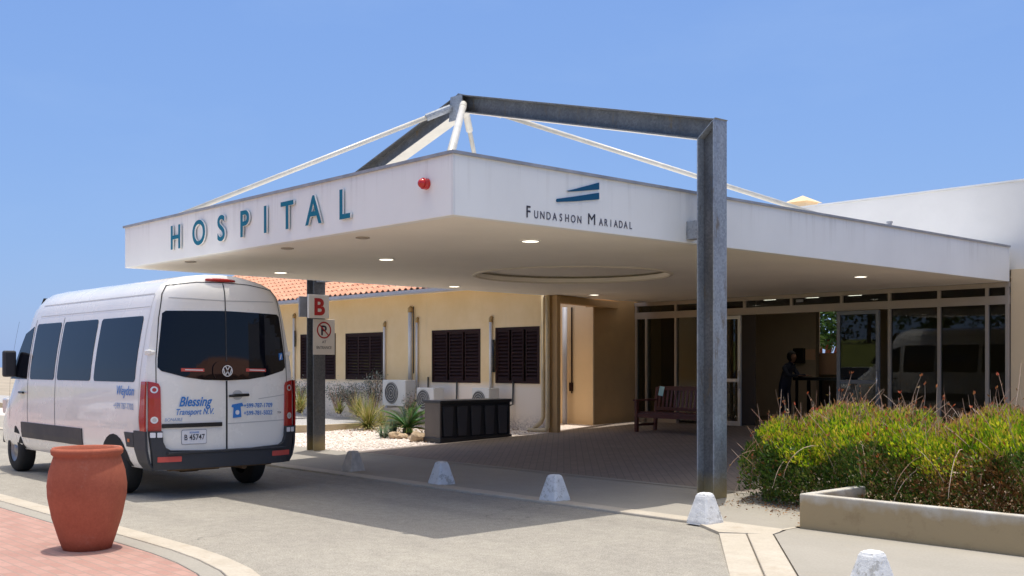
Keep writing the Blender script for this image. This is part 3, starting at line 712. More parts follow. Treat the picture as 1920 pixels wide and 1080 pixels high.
ac(781, 813, 727, 'small white air conditioner just right of the tall wall pipe, behind the cycad')
ac(885, 917, 727.5, 'small white air conditioner behind the row of bins under the windows')

# ================================================================== ENTRANCE BUILDING
GY = 19.45; FZ = gz(19.5)
eb = thing('entrance_building', (-10,22,0), 'cream entrance building with glazed front beneath the white canopy', 'building')
b = MB(); b.box(-17.1,8,19.62,31,3.30,4.87); b.build('parapet_wall', M['offwhite'], eb, bevel=.01)
b = MB(); b.box(-17.12,8.02,19.6,31.02,4.87,4.90); b.build('parapet_cap', M['white'], eb)
b = MB(); b.box(-8.3,8,19.5,19.75,0,3.3); b.build('side_wall', M['creamw'], eb)
# left: side wall, pillar and lintel coloured for shade, cream wall of the open alcove
b = MB(); b.box(-17.35,-17.1,18.06,19.5,0,3.3); b.box(-17.35,-17.1,19.5,27.2,0,3.3); b.build('shade_tinted_wall', M['yshade'], eb)
b = MB(); b.box(-18.9,-17.352,18.07,18.2,0,3.3); b.build('alcove_wall', M['creamw'], eb)
b = MB(); b.box(-16.50,-16.25,16.05,16.15,.1,3.08); b.build('pillar', M['yshade'], eb)
b = MB(); b.prism([(-16.50,16.151),(-16.25,16.151),(-17.1,18.9),(-17.1,18.06)], lambda a,c,t:(a,c,t), 2.93, 3.078); b.build('lintel', M['yshade'], eb)
# cream wall seen through the gap, its grey pipe
x = onY(1059, 17.9); b = MB(); b.tube([(x,17.9,.2),(x,17.9,2.95)], .06, 12); b.build('grey_pipe', M['gutter'], eb, smooth=True)
x = onY(1072, 18.03); b = MB(); b.tube([(x,18.03,.95),(x,18.03,2.95)], .018, 8); b.box(x-.05,x+.02,17.99,18.06,1.0,1.2); b.build('cable', M['shut'], eb)
# the wall that closes the alcove on the cream side: visible strip right of the pipe
b = MB(); b.box(-17.36,-17.09,18.03,18.068,.1,2.93); b.build('wall_end', M['creamw'], eb)
# frames
def X(px): return onY(px, GY)
zt0, zt1 = zat(590.5, X(1395), GY)+.0, zat(577, X(1395), GY)
b = MB(); mx = [-17.08]+[X(p) for p in (1266,1395,1483,1577,1667,1760,1850)]+[-8.32]
b.box(-17.09,-8.31,GY,GY+.1,2.99,3.075); b.box(-17.09,-8.31,GY+.005,GY+.09,zt0,zt1)
for i, x in enumerate(mx):
    if i in (0,8): b.box(x-.0 if i==0 else x-.06, x+.06 if i==0 else x, GY+.002, GY+.098, FZ-.02, 2.989)
    else:
        b.box(x-.03,x+.03,GY+.002,GY+.098,zt1+.001,2.989)
for p in (1211,1266,1667,1760,1850): b.box(X(p)-.03,X(p)+.03,GY+.002,GY+.098,FZ-.02,zt0-.001)
for a, c in ((-17.02,X(1266)-.03),(X(1667)+.03,-8.38)): b.box(a,c,GY+.002,GY+.098,FZ-.02,FZ+.09)
b.build('window_frame', M['frame'], eb, bevel=.003)
ed = [-17.02]+mx[1:-1]+[-8.38]
for i in range(len(ed)-1):
    b = MB(); b.box(ed[i]+.03,ed[i+1]-.03,GY+.045,GY+.053,zt1,2.99); b.build('transom_pane', M['glass'], eb)
for a, c in ((-17.02,X(1211)-.03),(X(1211)+.03,X(1266)-.03),(X(1266)+.03,X(1330)),(X(1667)+.03,X(1760)-.03),(X(1760)+.03,X(1850)-.03),(X(1850)+.03,-8.38)):
    b = MB(); b.box(a,c,GY+.045,GY+.053,FZ+.08,zt0); b.build('glass_pane', M['glass'], eb)
b = MB(); b.box(-17.02,X(1211)-.03,GY+.2,GY+.22,0,3.2); b.box(X(1211),X(1388),GY+.55,GY+.57,0,3.2); b.build('dark_inner_sheet', simple('dark_brown_sheet', (.12,.09,.075), .7), eb)  # brown sheet added behind the panes to darken the hall beyond
def sliding(a, c, yy, nm, mat):
    z1 = zt0-.01; z0 = FZ+.01; s = .075
    b = MB(); b.box(a,a+s,yy,yy+.045,z0,z1); b.box(c-s,c,yy,yy+.045,z0,z1); b.box(a+s,c-s,yy,yy+.045,z1-s,z1); b.box(a+s,c-s,yy,yy+.045,z0,z0+.1); b.box(a+s,c-s,yy,yy+.045,z0+.95,z0+1.02)
    d = b.build(nm, mat, eb, bevel=.003)
    b = MB(); b.box(a+s,c-s,yy+.02,yy+.026,z0+.1,z1-s); b.build('pane', M['glass'], d)
    b = MB(); b.tube([(c-.04,yy-.03,z0+.8),(c-.04,yy-.03,z0+1.2)], .014, 8); b.build('handle', M['chrome'], d, smooth=True)
sliding(X(1332), X(1392), GY-.07, 'sliding_door', M['door']); sliding(X(1572), X(1652), GY-.07, 'sliding_door', M['dframe'])
# interior
b = MB(); b.box(-17.1,-8.3,19.56,27.3,FZ-.05,FZ); b.build('indoor_floor', M['indoorf'], eb)
b = MB(); b.box(-17.1,-8.3,19.56,27.3,3.15,3.2); b.build('indoor_ceiling', M['indoor'], eb)
wx0, wx1 = onY(1532, 27), onY(1574, 27)
b = MB(); b.box(-17.1,onY(1530,24),24,24.15,FZ,3.15); b.build('indoor_wall', M['indoor'], eb)
b = MB(); b.box(-8.32,-8.3+.001,19.76,27,0,3.15); b.build('indoor_wall', M['indoor'], eb)
b = MB(); zb0 = 1.93; b.box(-17.1,wx0,27,27.15,FZ,3.15); b.box(wx0,wx1,27,27.15,FZ,zb0); b.box(wx1,-8.3,27,27.15,FZ,3.15); b.build('rear_wall', M['indoor'], eb)
x0, x1 = onY(1533, 24.5), onY(1569, 24.5)
b = MB(); b.box(x0,x1,24.5,24.56,zat(702,x0,24.5),zat(662,x0,24.5)); tag(b.build('notice_board', M['counter']), 'tan board standing inside behind the counter', 'board')
for px, py in ((1440,571),(1520,569),(1600,565)):
    x = onY(px, 21.5)
    b = MB(); b.box(x-.15,x+.15,21.3,21.6,3.13,3.149); b.build('ceiling_lamp', emis('indoor_lamp', (1,.92,.78), 5), eb)
x = onY(1549, 19.35); b = MB(); 
# exit style plaque in the transom
x = X(1500); b = MB(); b.box(x-.08,x+.08,GY-.02,GY-.004,zt1+.06,2.96); b.build('small_notice', M['flash'], eb)
# small items on top
x = -6.6; y = 20.5
vt = MB(); xx = onX(1668, 0) if False else None
vy_ = 12.0; vx = -8.55
Yv = onX(1668, -8.75); vt.tube([(-8.75,Yv,3.6),(-8.75,Yv,3.86)], .035, 10); vt.tube([(-8.75,Yv,3.86),(-8.75,Yv,3.89)], .05, 10)
tag(vt.build('vent_pipe', M['flash'], smooth=False), 'short grey vent pipe standing on the canopy roof edge', 'pipe')
gx, gy = onY(1503, 22.5), 22.5
b = MB(); b.add([(gx-.45,gy-.3,4.9),(gx+.5,gy-.3,4.9),(gx+.5,gy+.5,4.9),(gx-.45,gy+.5,4.9),(gx+.02,gy+.05,5.02)], [(0,1,4),(1,2,4),(2,3,4),(3,0,4),(0,1,2,3)])
gtop = zat(371, gx, gy)
b = MB(); b.box(gx-.25,gx+.25,gy-.2,gy+.3,4.88,gtop-.12); b.add([(gx-.33,gy-.28,gtop-.12),(gx+.33,gy-.28,gtop-.12),(gx+.33,gy+.38,gtop-.12),(gx-.33,gy+.38,gtop-.12),(gx,gy+.05,gtop+.06)], [(0,1,4),(1,2,4),(2,3,4),(3,0,4),(0,1,2,3)])
tag(b.build('roof_turret', M['creamw']), 'little tan peaked turret on the roof behind the canopy', 'roof turret')

# ---- counter, screen, person inside
cx0, cx1 = onY(1498, 21.6), onY(1572, 21.6); zc = 1.33
ct = thing('reception_table', ((cx0+cx1)/2,21.6,FZ), 'dark high reception table inside the open entrance', 'table')
b = MB(); b.box(cx0,cx1+.3,21.35,21.95,zc-.07,zc); b.build('table_top', M['blk'], ct, bevel=.005)
for q in (cx0+.05, cx0+.35, cx1+.2):
    for yy in (21.4,21.9): b = MB(); b.box(q,q+.05,yy-.025,yy+.025,FZ,zc-.07); b.build('leg', M['blk'], ct)
x0, x1 = onY(1488, 23.9), onY(1507, 23.9)
b = MB(); b.box(x0,x1,23.86,23.99,zat(681,x0,23.9),zat(653,x0,23.9)); tag(b.build('wall_screen', M['blk'], bevel=.01), 'small black box screen mounted on the inner wall', 'screen')
x0, x1 = onY(1509, 23.97), onY(1528, 23.97)
b = MB(); b.box(x0,x1,23.975,23.995,zat(675,x0,23.9),zat(655,x0,23.9)); tag(b.build('wall_poster', M['counter']), 'pale notice beside the black screen on the inner wall', 'notice')

def skin_body(name, pts, edges, mat, parent, lv=2):
    me = bpy.data.meshes.new(name); me.from_pydata([p[:3] for p in pts], edges, []); me.materials.append(mat)
    o = bpy.data.objects.new(name, me); col.objects.link(o)
    md = o.modifiers.new('skin','SKIN'); 
    if not me.skin_vertices: 
        pass
    bpy.context.view_layer.objects.active = o
    for i, p in enumerate(pts):
        sv = me.skin_vertices[0].data[i]; sv.radius = (p[3], p[4] if len(p) > 4 else p[3]); sv.use_root = (i == 0)
    md.use_smooth_shade = True
    s = o.modifiers.new('sub','SUBSURF'); s.levels = lv; s.render_levels = lv
    bpy.context.view_layer.update()
    m2 = bpy.data.meshes.new_from_object(o.evaluated_get(bpy.context.evaluated_depsgraph_get()))
    bpy.data.objects.remove(o)
    m2.name = name; m2.materials.clear(); m2.materials.append(mat)
    q = bpy.data.objects.new(name, m2); col.objects.link(q); q.parent = parent; return q
hx = onY(1474, 21.1)
pe = thing('person', (hx-.02,21.1,FZ), 'person in dark clothes standing inside, leaning forward over the reception table', 'person')
P = [(0,0,.86,.15,.12),(.02,.0,1.02,.15,.11),(.06,.0,1.2,.17,.12),(.10,.0,1.30,.12,.1),(.14,0,1.37,.05,.05),(.16,0,1.42,.055,.06),
     (.08,-.18,1.27,.06),(.22,-.22,1.08,.045),(.44,-.14,1.10,.035),(.08,.18,1.27,.06),(.22,.22,1.08,.045),(.44,.14,1.10,.035),
     (-.03,-.1,.80,.09),(-.02,-.11,.45,.06),(-.06,-.11,.08,.045),(-.03,.1,.80,.09),(.03,.11,.45,.06),(0,.11,.08,.045),(.1,-.12,.03,.035),(.15,.12,.03,.035)]
E = [(0,1),(1,2),(2,3),(3,4),(4,5),(3,6),(6,7),(7,8),(3,9),(9,10),(10,11),(0,12),(12,13),(13,14),(0,15),(15,16),(16,17),(14,18),(17,19)]
skin_body('body', P, E, M['navycloth'], pe, 1)
bm = bmesh.new(); bmesh.ops.create_uvsphere(bm, u_segments=20, v_segments=14, radius=.1)
for v in bm.verts:
    v.co.x *= .95; v.co.y *= .8; v.co.z *= 1.22
    if v.co.x > .05: v.co.x += .012*max(0, 1-abs(v.co.z)*18)*max(0, 1-abs(v.co.y)*25)*2
    if v.co.z < -.04: v.co.y *= .85
    v.co += Vector((.18,0,1.50))
me = bpy.data.meshes.new('head'); bm.to_mesh(me); bm.free(); me.materials.append(M['skin']); me.polygons.foreach_set('use_smooth', [True]*len(me.polygons))
hd = bpy.data.objects.new('head', me); col.objects.link(hd); hd.parent = pe
bm = bmesh.new(); bmesh.ops.create_uvsphere(bm, u_segments=20, v_segments=14, radius=.112)
for v in bm.verts:
    v.co.y *= .86; v.co.z *= 1.15
    if v.co.x > .04 and v.co.z < .05: v.co.x = .04
    v.co += Vector((.165,0,1.525))
me = bpy.data.meshes.new('hair'); bm.to_mesh(me); bm.free(); me.materials.append(M['hair'])
hr = bpy.data.objects.new('hair', me); col.objects.link(hr); hr.parent = pe
for s in (-1,1):
    h0 = (.44,.14*s,1.10)
    pts = [(h0[0],h0[1],h0[2],.026,.02),(.50,h0[1],1.09,.034,.014)]; ed_ = [(0,1)]
    for k in range(4):
        yy = h0[1]+(k-1.5)*.019; L_ = (.055,.066,.062,.05)[k]
        i0 = len(pts); pts += [(.535,yy,1.087,.009),(.535+L_*.6,yy,1.082,.008),(.535+L_,yy,1.072,.007)]; ed_ += [(1,i0),(i0,i0+1),(i0+1,i0+2)]
    i0 = len(pts); pts += [(.495,h0[1]-s*.045,1.085,.009),(.525,h0[1]-s*.06,1.08,.008)]; ed_ += [(1,i0),(i0,i0+1)]
    skin_body('hand', pts, ed_, M['skin'], pe, 1)

# ================================================================== BENCH
bx0 = -14.98; bn = thing('garden_bench', (-14.1,17.5,FZ-.06), 'dark red-brown wooden slatted bench under the canopy by the glass front', 'bench')
g = gz(17.3); by = 17.12; bL = 1.75
def bleg(x, y, h, slant=0): 
    b = MB(); b.bar((x,y,g),(x,y+slant,g+h), .07, .07, up=(0,1,0)); b.build('leg', M['wood'], bn, bevel=.006)
for x in (bx0, bx0+bL): bleg(x, by, .64); bleg(x, by+.58, .92, .1)
b = MB()
for k in range(5): b.box(bx0-.02,bx0+bL+.02,by+.01+k*.105,by+.10+k*.105,g+.39,g+.415)
b.build('seat', M['wood'], bn, bevel=.004)
b = MB(); b.box(bx0+.035,bx0+bL-.035,by-.02,by+.02,g+.30,g+.388); b.box(bx0-.015,bx0+.015,by+.036,by+.55,g+.12,g+.17); b.box(bx0+bL-.015,bx0+bL+.015,by+.036,by+.55,g+.12,g+.17); b.build('apron', M['wood'], bn, bevel=.004)
b = MB()
b.bar((bx0+.03,by+.665,g+.90),(bx0+bL-.03,by+.665,g+.90), .03, .09); b.bar((bx0+.03,by+.6,g+.47),(bx0+bL-.03,by+.6,g+.47), .03, .07)
for k in range(16):
    x = bx0+.09+k*(bL-.18)/15; b.bar((x,by+.605,g+.5),(x,by+.662,g+.86), .055, .018, up=(0,1,0))
b.build('backrest', M['wood'], bn, bevel=.003)
for x in (bx0, bx0+bL): b = MB(); b.box(x-.045,x+.045,by-.07,by+.6,g+.64,g+.675); b.build('armrest', M['wood'], bn, bevel=.008)
x = onY(1240, 17.72); nt_ = MB(); nt_.obox((x, by+.60, g+.84), (.13,.004,.2), Matrix.Rotation(R(-9),3,'X') @ Matrix.Rotation(R(8),3,'Y'))
tag(nt_.build('paper_notice', M['paper']), 'small turquoise leaflet stuck on the bench backrest', 'leaflet')

# ================================================================== ROW OF BINS
gb = gz(13.8); bi = thing('bin_cabinet', (-16.7,13.9,gb), 'long black cabinet of five recycling bins at the edge of the paving', 'bin cabinet')
fx, y0, y1 = -16.42, 13.05, 14.85; dx = .45; H = .80
b = MB(); b.box(fx-dx,fx-.02,y0+.03,y1-.03,gb+.08,gb+H-.06); b.build('carcass', M['bin'], bi)
b = MB(); b.box(fx-dx-.02,fx+.01,y0-.01,y0+.028,gb+.05,gb+H-.05); b.build('end_panel', M['binside'], bi, bevel=.005)
b = MB(); b.box(fx-dx-.02,fx+.01,y1-.028,y1+.01,gb+.05,gb+H-.05); b.build('end_panel', M['bin'], bi, bevel=.005)
b = MB(); b.box(fx-dx-.05,fx+.05,y0-.03,y1+.03,gb+H-.06,gb+H); b.build('top', M['bin'], bi, bevel=.01)
b = MB(); b.box(fx-dx-.04,fx+.05,y0-.03,y1+.03,gb-.03,gb+.08); b.build('plinth', M['bin'], bi, bevel=.008)
binm = simple('bin_front_plastic', (.05,.05,.06), .4)
for k in range(5):
    yc = y0+.19+k*(y1-y0-.38)/4
    b = MB(); b.prism([(yc-.10,gb+.10),(yc+.10,gb+.10),(yc+.135,gb+.68),(yc-.135,gb+.68)], lambda a,c,t:(t,a,c), fx-.018, fx+.012+.01)
    p_ = b.build('bin_front', binm, bi, bevel=.012)

# ================================================================== BOLLARDS
def make_bollard():
    t = bpy.data.objects.new('bollard', None); col.objects.link(t); t['category'] = 'bollard'; t['group'] = 'whitewashed concrete bollards along the kerb'
    bm = bmesh.new()
    prof = [(.292,-.01),(.290,.0),(.282,.03),(.175,.22),(.15,.268),(.125,.292),(.085,.303),(.03,.306)]
    rings = []
    for w, z in prof:
        r_ = w*.16; P_ = []
        for cx, cy, q in ((1,1,0),(-1,1,1),(-1,-1,2),(1,-1,3)):
            for k in range(4): a = (q+k/3)*math.pi/2; P_.append(bm.verts.new((cx*(w/2-r_)+r_*math.cos(a), cy*(w/2-r_)+r_*math.sin(a), z)))
        rings.append(P_)
    for a_, b_ in zip(rings, rings[1:]):
        for k in range(16): bm.faces.new((a_[k], a_[(k+1)%16], b_[(k+1)%16], b_[k]))
    bm.faces.new(rings[-1]); bmesh.ops.subdivide_edges(bm, edges=bm.edges, cuts=1)
    rnd = random.Random(3)
    for v in bm.verts: v.co += Vector((rnd.uniform(-1,1), rnd.uniform(-1,1), rnd.uniform(-.6,.6)))*.002
    return bm, t
def bollard(x, y, rz, label, seed, mats=None):
    bm, t = make_bollard(); t.location = (x,y,gz(y)); t.rotation_euler = (0,0,rz); t['label'] = label
    me = bpy.data.meshes.new('block'); bm.to_mesh(me); bm.free(); me.materials.append(mats or M['wash'])
    o = bpy.data.objects.new('block', me); col.objects.link(o); o.parent = t
    
def bpos(px, py, off=.2):
    d = F*EYE/(py-HY)+.13; a, b_ = ray(px); return (a*d, b_*d)
dull = simple('greyed_whitewash', (.55,.52,.48), .85, var=.25, sc=8, bmp=.3)
lab = ['grey weathered bollard furthest down the kerb, beside the van', 'white bollard between the furthest one and the middle of the canopy shade', 'white bollard in the canopy shade, nearest the shadow edge', 'sunlit white chipped bollard in front of the right steel post', 'nearest white bollard with bare concrete top, cut by the picture edge']
for k, (px, py) in enumerate(((662,884),(828,909),(1040,940),(1322,983))):
    x, y = bpos(px, py); bollard(x, y, R((4,-3,5,-2)[k]), lab[k], k, dull if k == 0 else None)
bollard(-3.93, 6.98, R(-8), lab[4], 9)

# ================================================================== PLANTER AND HEDGE
pw = MB(); pw.prism([(-6.0,9.27),(40,9.27),(40,9.37),(-5.90,9.37),(-5.90,10.35),(-6.0,10.35)], lambda a,b,t:(a,b,t), -.03, .34)
tag(pw.build('planter_wall', M['planter'], bevel=.012), 'low stained concrete planter wall in front of the hedge', 'planter wall')
rg = random.Random(11)
def leafquad(b, p, d, L, w, nrm=None, fold=0):
    d = Vector(d).normalized(); s = d.cross(Vector((rg.uniform(-1,1),rg.uniform(-1,1),rg.uniform(-1,1))))
    if s.length < 1e-3: return
    s.normalize(); p = Vector(p)
    b.add([p, p+d*L*.5+s*w*.5, p+d*L, p+d*L*.5-s*w*.5], [(0,1,2,3)])
hg = thing('hedge', (-4,11.4,.05), 'unkempt yellow-green hedge with dry twigs behind the concrete planter', 'hedge')
def hshape(x, t):
    """surface of the hedge: t 0 front foot .. 1 back foot"""
    f = 1+.10*math.sin(x*2.3)+.07*math.sin(x*5.1+1)
    return f
leaves = MB(); rust = MB(); low = MB(); dead = MB(); core = MB()
def hedge_pt():
    x = rg.uniform(-7.8, -.5); a = rg.uniform(0, math.pi)
    e = 1.0
    if x < -7.1: e = math.sqrt(max(.05, 1-((-7.1-x)/.72)**2))
    sh = 1+.07*math.sin(x*3.1+a*2)+.06*math.sin(x*7.3+a*5)+.03*math.sin(x*15+a*9)
    ry, rz = 1.25*e*sh, .93*(.6+.4*e)*sh*(1+.10*min(1, max(0, (x+6)/2)))
    ca, sa = math.cos(a), math.sin(a)
    y = 11.55-ry*math.copysign(abs(ca)**.6, ca); z = .08+rz*(sa**.55)
    return x, y, z, a, ca, sa
for i in range(120000):
    x, y, z, a, ca, sa = hedge_pt()
    dp = rg.random()**2*.28
    y = 11.55+(y-11.55)*(1-dp); z = z*(1-dp*.8)
    z += rg.uniform(-.03,.03); y += rg.uniform(-.04,.04)
    if z < .05: continue
    out = Vector((rg.uniform(-.55,.55), -ca*.7+rg.uniform(-.5,.5), sa*.6+rg.uniform(.1,1.1)))
    clump = math.sin(x*9+2*math.sin(y*7))*math.sin(z*11+x*3+y*5)
    if clump < -.55 and rg.random() < .55: continue
    if sa > .8 and dp < .05 and rg.random() < .34*(.6+.8*math.sin(x*2.1)**2): leafquad(rust, (x,y,z+rg.uniform(0,.06)), out, rg.uniform(.03,.07), rg.uniform(.008,.016)); continue
    brown = rg.random() < .05+.62*min(1, max(0, (x+6+.5*math.sin(z*9+x*3))/.9))*min(1, max(0, (.68+.1*math.sin(x*5)-z)/.25))
    if x > -6 and z < .4 and rg.random() < .25: continue
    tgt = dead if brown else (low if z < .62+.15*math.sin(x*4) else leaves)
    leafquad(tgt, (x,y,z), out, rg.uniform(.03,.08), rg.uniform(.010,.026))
for i in range(34000):
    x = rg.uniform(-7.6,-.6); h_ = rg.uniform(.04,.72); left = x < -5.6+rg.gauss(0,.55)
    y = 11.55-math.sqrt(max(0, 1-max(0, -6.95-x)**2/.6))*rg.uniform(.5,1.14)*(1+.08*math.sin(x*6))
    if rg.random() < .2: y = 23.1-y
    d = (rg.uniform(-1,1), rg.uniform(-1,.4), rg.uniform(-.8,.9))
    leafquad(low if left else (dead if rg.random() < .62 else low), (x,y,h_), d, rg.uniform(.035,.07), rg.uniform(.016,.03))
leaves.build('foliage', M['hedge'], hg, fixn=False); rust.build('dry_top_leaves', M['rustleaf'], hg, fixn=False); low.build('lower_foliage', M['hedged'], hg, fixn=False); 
tw = MB(); tips = MB()
for i in range(1150):
    x, y, z, a, ca, sa = hedge_pt()
    if sa < .35 and rg.random() < .6: continue
    L = rg.uniform(.15,.42) if rg.random() < .8 else rg.uniform(.4,.62)
    if x > -5.2 and rg.random() < .4: L *= 1.2
    p = Vector((x, 11.55+(y-11.55)*.9, z*.9)); d = Vector((rg.uniform(-.5,.5), -ca*.4+rg.uniform(-.3,.3), .55+rg.random()*.6)).normalized(); pts = [p]
    bend = Vector((rg.uniform(-.5,.5), rg.uniform(-.4,.4), rg.uniform(-.35,.1)))
    for k in range(4): d = (d+bend*.25).normalized(); pts.append(pts[-1]+d*L/4)
    tw.tube(pts, [.0045,.004,.0032,.0026,.0015], 4, False)
    if rg.random() < .22:
        for q in range(4): leafquad(tips, pts[-1]+Vector((rg.uniform(-.01,.01),)*3), d+Vector((rg.uniform(-.5,.5),rg.uniform(-.5,.5),rg.uniform(-.2,.4))), rg.uniform(.025,.05), .014)
    for q in range(rg.choice((0,1,3))):
        pp = pts[rg.choice((1,2,3))]; leafquad(dead, pp, (rg.uniform(-1,1),rg.uniform(-1,1),rg.uniform(0,1)), .05, .018)
# drooping runners at the front and left end
for i in range(40):
    left = i < 26
    if left: p = Vector((-7.35+rg.uniform(-.1,.2), 11+rg.uniform(-.5,.6), rg.uniform(.3,.85))); d = Vector((-.9, -.4+rg.uniform(-.3,.3), rg.uniform(-.1,.6)))
    else: p = Vector((rg.uniform(-7,-3), 10.5, rg.uniform(.35,.8))); d = Vector((rg.uniform(-.7,.7), -.8, rg.uniform(.0,.4)))
    pts = [p]; d.normalize(); L = rg.uniform(.35,.75)
    for k in range(7): d = (d+Vector((rg.uniform(-.1,.1),rg.uniform(-.1,.1),-.28))).normalized(); q = pts[-1]+d*L/7; q.z = max(q.z, .05); pts.append(q)
    tw.tube(pts, [.004,.004,.0035,.0035,.003,.003,.002,.0015], 4, False)
    for q in pts[2:]:
        if rg.random() < .5: leafquad(low if rg.random() < .5 else dead, q, (rg.uniform(-1,1),rg.uniform(-1,1),rg.uniform(-.5,1)), .05, .02)
# trunks and inner branches
for i in range(260):
    x = rg.uniform(-7.3,-.6); y = rg.uniform(10.75,12.3); p = Vector((x,y,.03)); d = Vector((rg.uniform(-.5,.5),rg.uniform(-.5,.5),1)).normalized(); pts = [p]
    for k in range(5): d = (d+Vector((rg.uniform(-.35,.35),rg.uniform(-.35,.35),.05))).normalized(); pts.append(pts[-1]+d*rg.uniform(.12,.17))
    tw.tube(pts, [.013,.011,.009,.007,.005,.003], 4, False)
tw.build('twigs', M['twig'], hg, fixn=False); tips.build('flower_tips', M['tip'], hg, fixn=False); dead.build('dry_leaves', M['dead'], hg, fixn=False)
# litter and pebbles near the hedge foot
lt = MB()
for i in range(800):
    x = rg.uniform(-7.6,-5.9); y = 10.55+rg.gauss(0,.28)+(x+7.6)*-.18; 
    if x > -6.1 and y < 10.4: continue
    leafquad(lt, (x,y,gz(y)+.012+rg.random()*.01), (rg.uniform(-1,1),rg.uniform(-1,1),rg.uniform(-.1,.2)), rg.uniform(.02,.045), .016)
for i in range(1600):
    x = rg.uniform(-5.8,-1); y = rg.uniform(9.42,10.9); leafquad(lt, (x,y,gz(y)+.02+rg.random()*.05), (rg.uniform(-1,1),rg.uniform(-1,1),rg.uniform(-.1,.4)), rg.uniform(.03,.06), .02)
for i in range(1400):
    x = -18.8+rg.gauss(0,1.6); y = 14.6+rg.gauss(0,.8)
    if x > -16.5 or y > 16 or y < 11.2 or x < -21: continue
    leafquad(lt, (x,y,gz(y)+.025), (rg.uniform(-1,1),rg.uniform(-1,1),rg.uniform(-.1,.3)), rg.uniform(.03,.07), .02)
stuff(lt.build('leaf_litter', M['dead'], fixn=False))
sp = MB()
def pebble(b, x, y, z, r):
    o = len(b.v); a = rg.uniform(0,6)
    pts = [(0,0,r*.8),(0,0,-r*.3)]+[(r*math.cos(a+k*1.2566)*rg.uniform(.7,1.2), r*math.sin(a+k*1.2566)*rg.uniform(.7,1.2), r*rg.uniform(.0,.35)) for k in range(5)]
    b.add([(x+p[0],y+p[1],z+p[2]) for p in pts], [(0,2+k,2+(k+1)%5) for k in range(5)]+[(1,2+(k+1)%5,2+k) for k in range(5)])
for i in range(5200):
    x = rg.uniform(-24,-16.42); y = rg.uniform(11.02,16.05)
    if x < -21.05 and y > 12.5: continue
    pebble(sp, x, y, gz(y)-.002, rg.uniform(.012,.03))
for i in range(700):
    x = rg.uniform(-5.85,-2); y = rg.uniform(9.4,10.5); pebble(sp, x, y, gz(y)+.01, rg.uniform(.015,.035))
stuff(sp.build('pebbles', M['stone'], fixn=False))

# ================================================================== PLANTS IN THE GRAVEL
def spot(px, Y): return onY(px, Y), Y
def blade(b, p, d, L, w, droop, n=4):
    p = Vector(p); d = Vector(d).normalized(); s = d.cross(Vector((0,0,1)))
    if s.length < .05: s = Vector((1,0,0))
    s.normalize(); o = len(b.v); fs = []
    for k in range(n+1):
        t = k/n; ww = w*(1-t**1.6)+.001
        b.v += [tuple(p-s*ww*.5), tuple(p+s*ww*.5)]
        if k < n: b.f.append((o+2*k, o+2*k+1, o+2*k+3, o+2*k+2)); b.m.append(b.cur)
        p = p+d*L/n; d = (d+Vector((0,0,-droop/n))).normalized()
def spiky(px, Y, h, nb, mat, label, w=.03, droop=.8, spread=1., extra=None):
    x, y = spot(px, Y); z = gz(y)+(.235 if x < -21.1 and y > 12.7 else 0)
    t = thing('spiky_plant', (x,y,z), label, 'plant', 'plants in the gravel beds')
    b = MB()
    for i in range(nb):
        a = rg.uniform(0, 2*math.pi); el = rg.uniform(.15, 1.45)
        d = (math.cos(a)*math.cos(el)*spread, math.sin(a)*math.cos(el)*spread, math.sin(el))
        blade(b, (x+rg.uniform(-.06,.06), y+rg.uniform(-.06,.06), z+rg.uniform(0,.08)), d, h*rg.uniform(.6,1.1), w, droop)
    b.build('blades', mat, t, fixn=False)
    b = MB(); b.tube([(x,y,z-.02),(x,y,z+.1)], .05, 8); b.build('stem', M['bark'], t)
spiky(690, 14.3, .85, 230, M['yucca'], 'largest straw-green clump of blades in the gravel, left of the cycad', .022, .9)
spiky(672, 14.8, .62, 120, M['yucca'], 'straw-green clump leaning behind the left of the biggest clump', .02, .7)
spiky(716, 15.0, .55, 90, M['yucca'], 'thin yellowish clump beneath the largest air conditioner', .018, .9)
spiky(636, 15.2, .38, 80, M['yucca'], 'low yellowing tuft just right of the left steel post', .02, 1.)
spiky(563, 14.8, .72, 130, M['yucca'], 'yellow-green tuft between the van and the left steel post', .022, .8)
spiky(720, 13.1, .36, 60, M['agave'], 'pale grey-green tuft beside the rocks at the gravel edge', .03, 1.1)
spiky(737, 13.7, .42, 60, M['agave'], 'bluish-green tuft at the left foot of the cycad', .03, .8)
def bush(px, Y, rx, h, n, mat, label, leaf=.05):
    x, y = spot(px, Y); z = gz(y)+(.235 if x < -21.1 and y > 12.7 else 0)
    t = thing('grey_shrub', (x,y,z), label, 'shrub', 'plants in the gravel beds')
    b = MB(); c = MB()
    for i in range(26):
        a = rg.uniform(0, 6.28); q = rg.uniform(.3,1)
        e = Vector((x+rx*q*math.cos(a), y+rx*.6*q*math.sin(a), z+h*rg.uniform(.6,1.1)))
        mid = Vector((x,y,z)).lerp(e, .5)+Vector((rg.uniform(-.08,.08),rg.uniform(-.08,.08),.05))
        c.tube([(x+rg.uniform(-.1,.1),y,z-.02), mid, e], [.012,.008,.003], 4, False)
        for k in range(n//26):
            f = rg.uniform(.35,1); p = Vector((x,y,z)).lerp(mid, f*2) if f < .5 else mid.lerp(e, f*2-1)
            p += Vector((rg.gauss(0,.07),rg.gauss(0,.07),rg.gauss(0,.06)))
            leafquad(b, p, (rg.uniform(-1,1),rg.uniform(-1,1),rg.uniform(-.3,1)), leaf*rg.uniform(.6,1.2), leaf*.45)
    b.build('foliage', mat, t, fixn=False); c.build('branches', M['twig'], t, fixn=False)
bush(633, 15.5, .55, .75, 900, M['greybush'], 'pale grey half-bare shrub against the wall right of the left post')
bush(658, 15.7, .5, .70, 1000, M['greybush'], 'grey shrub below the second shuttered window')
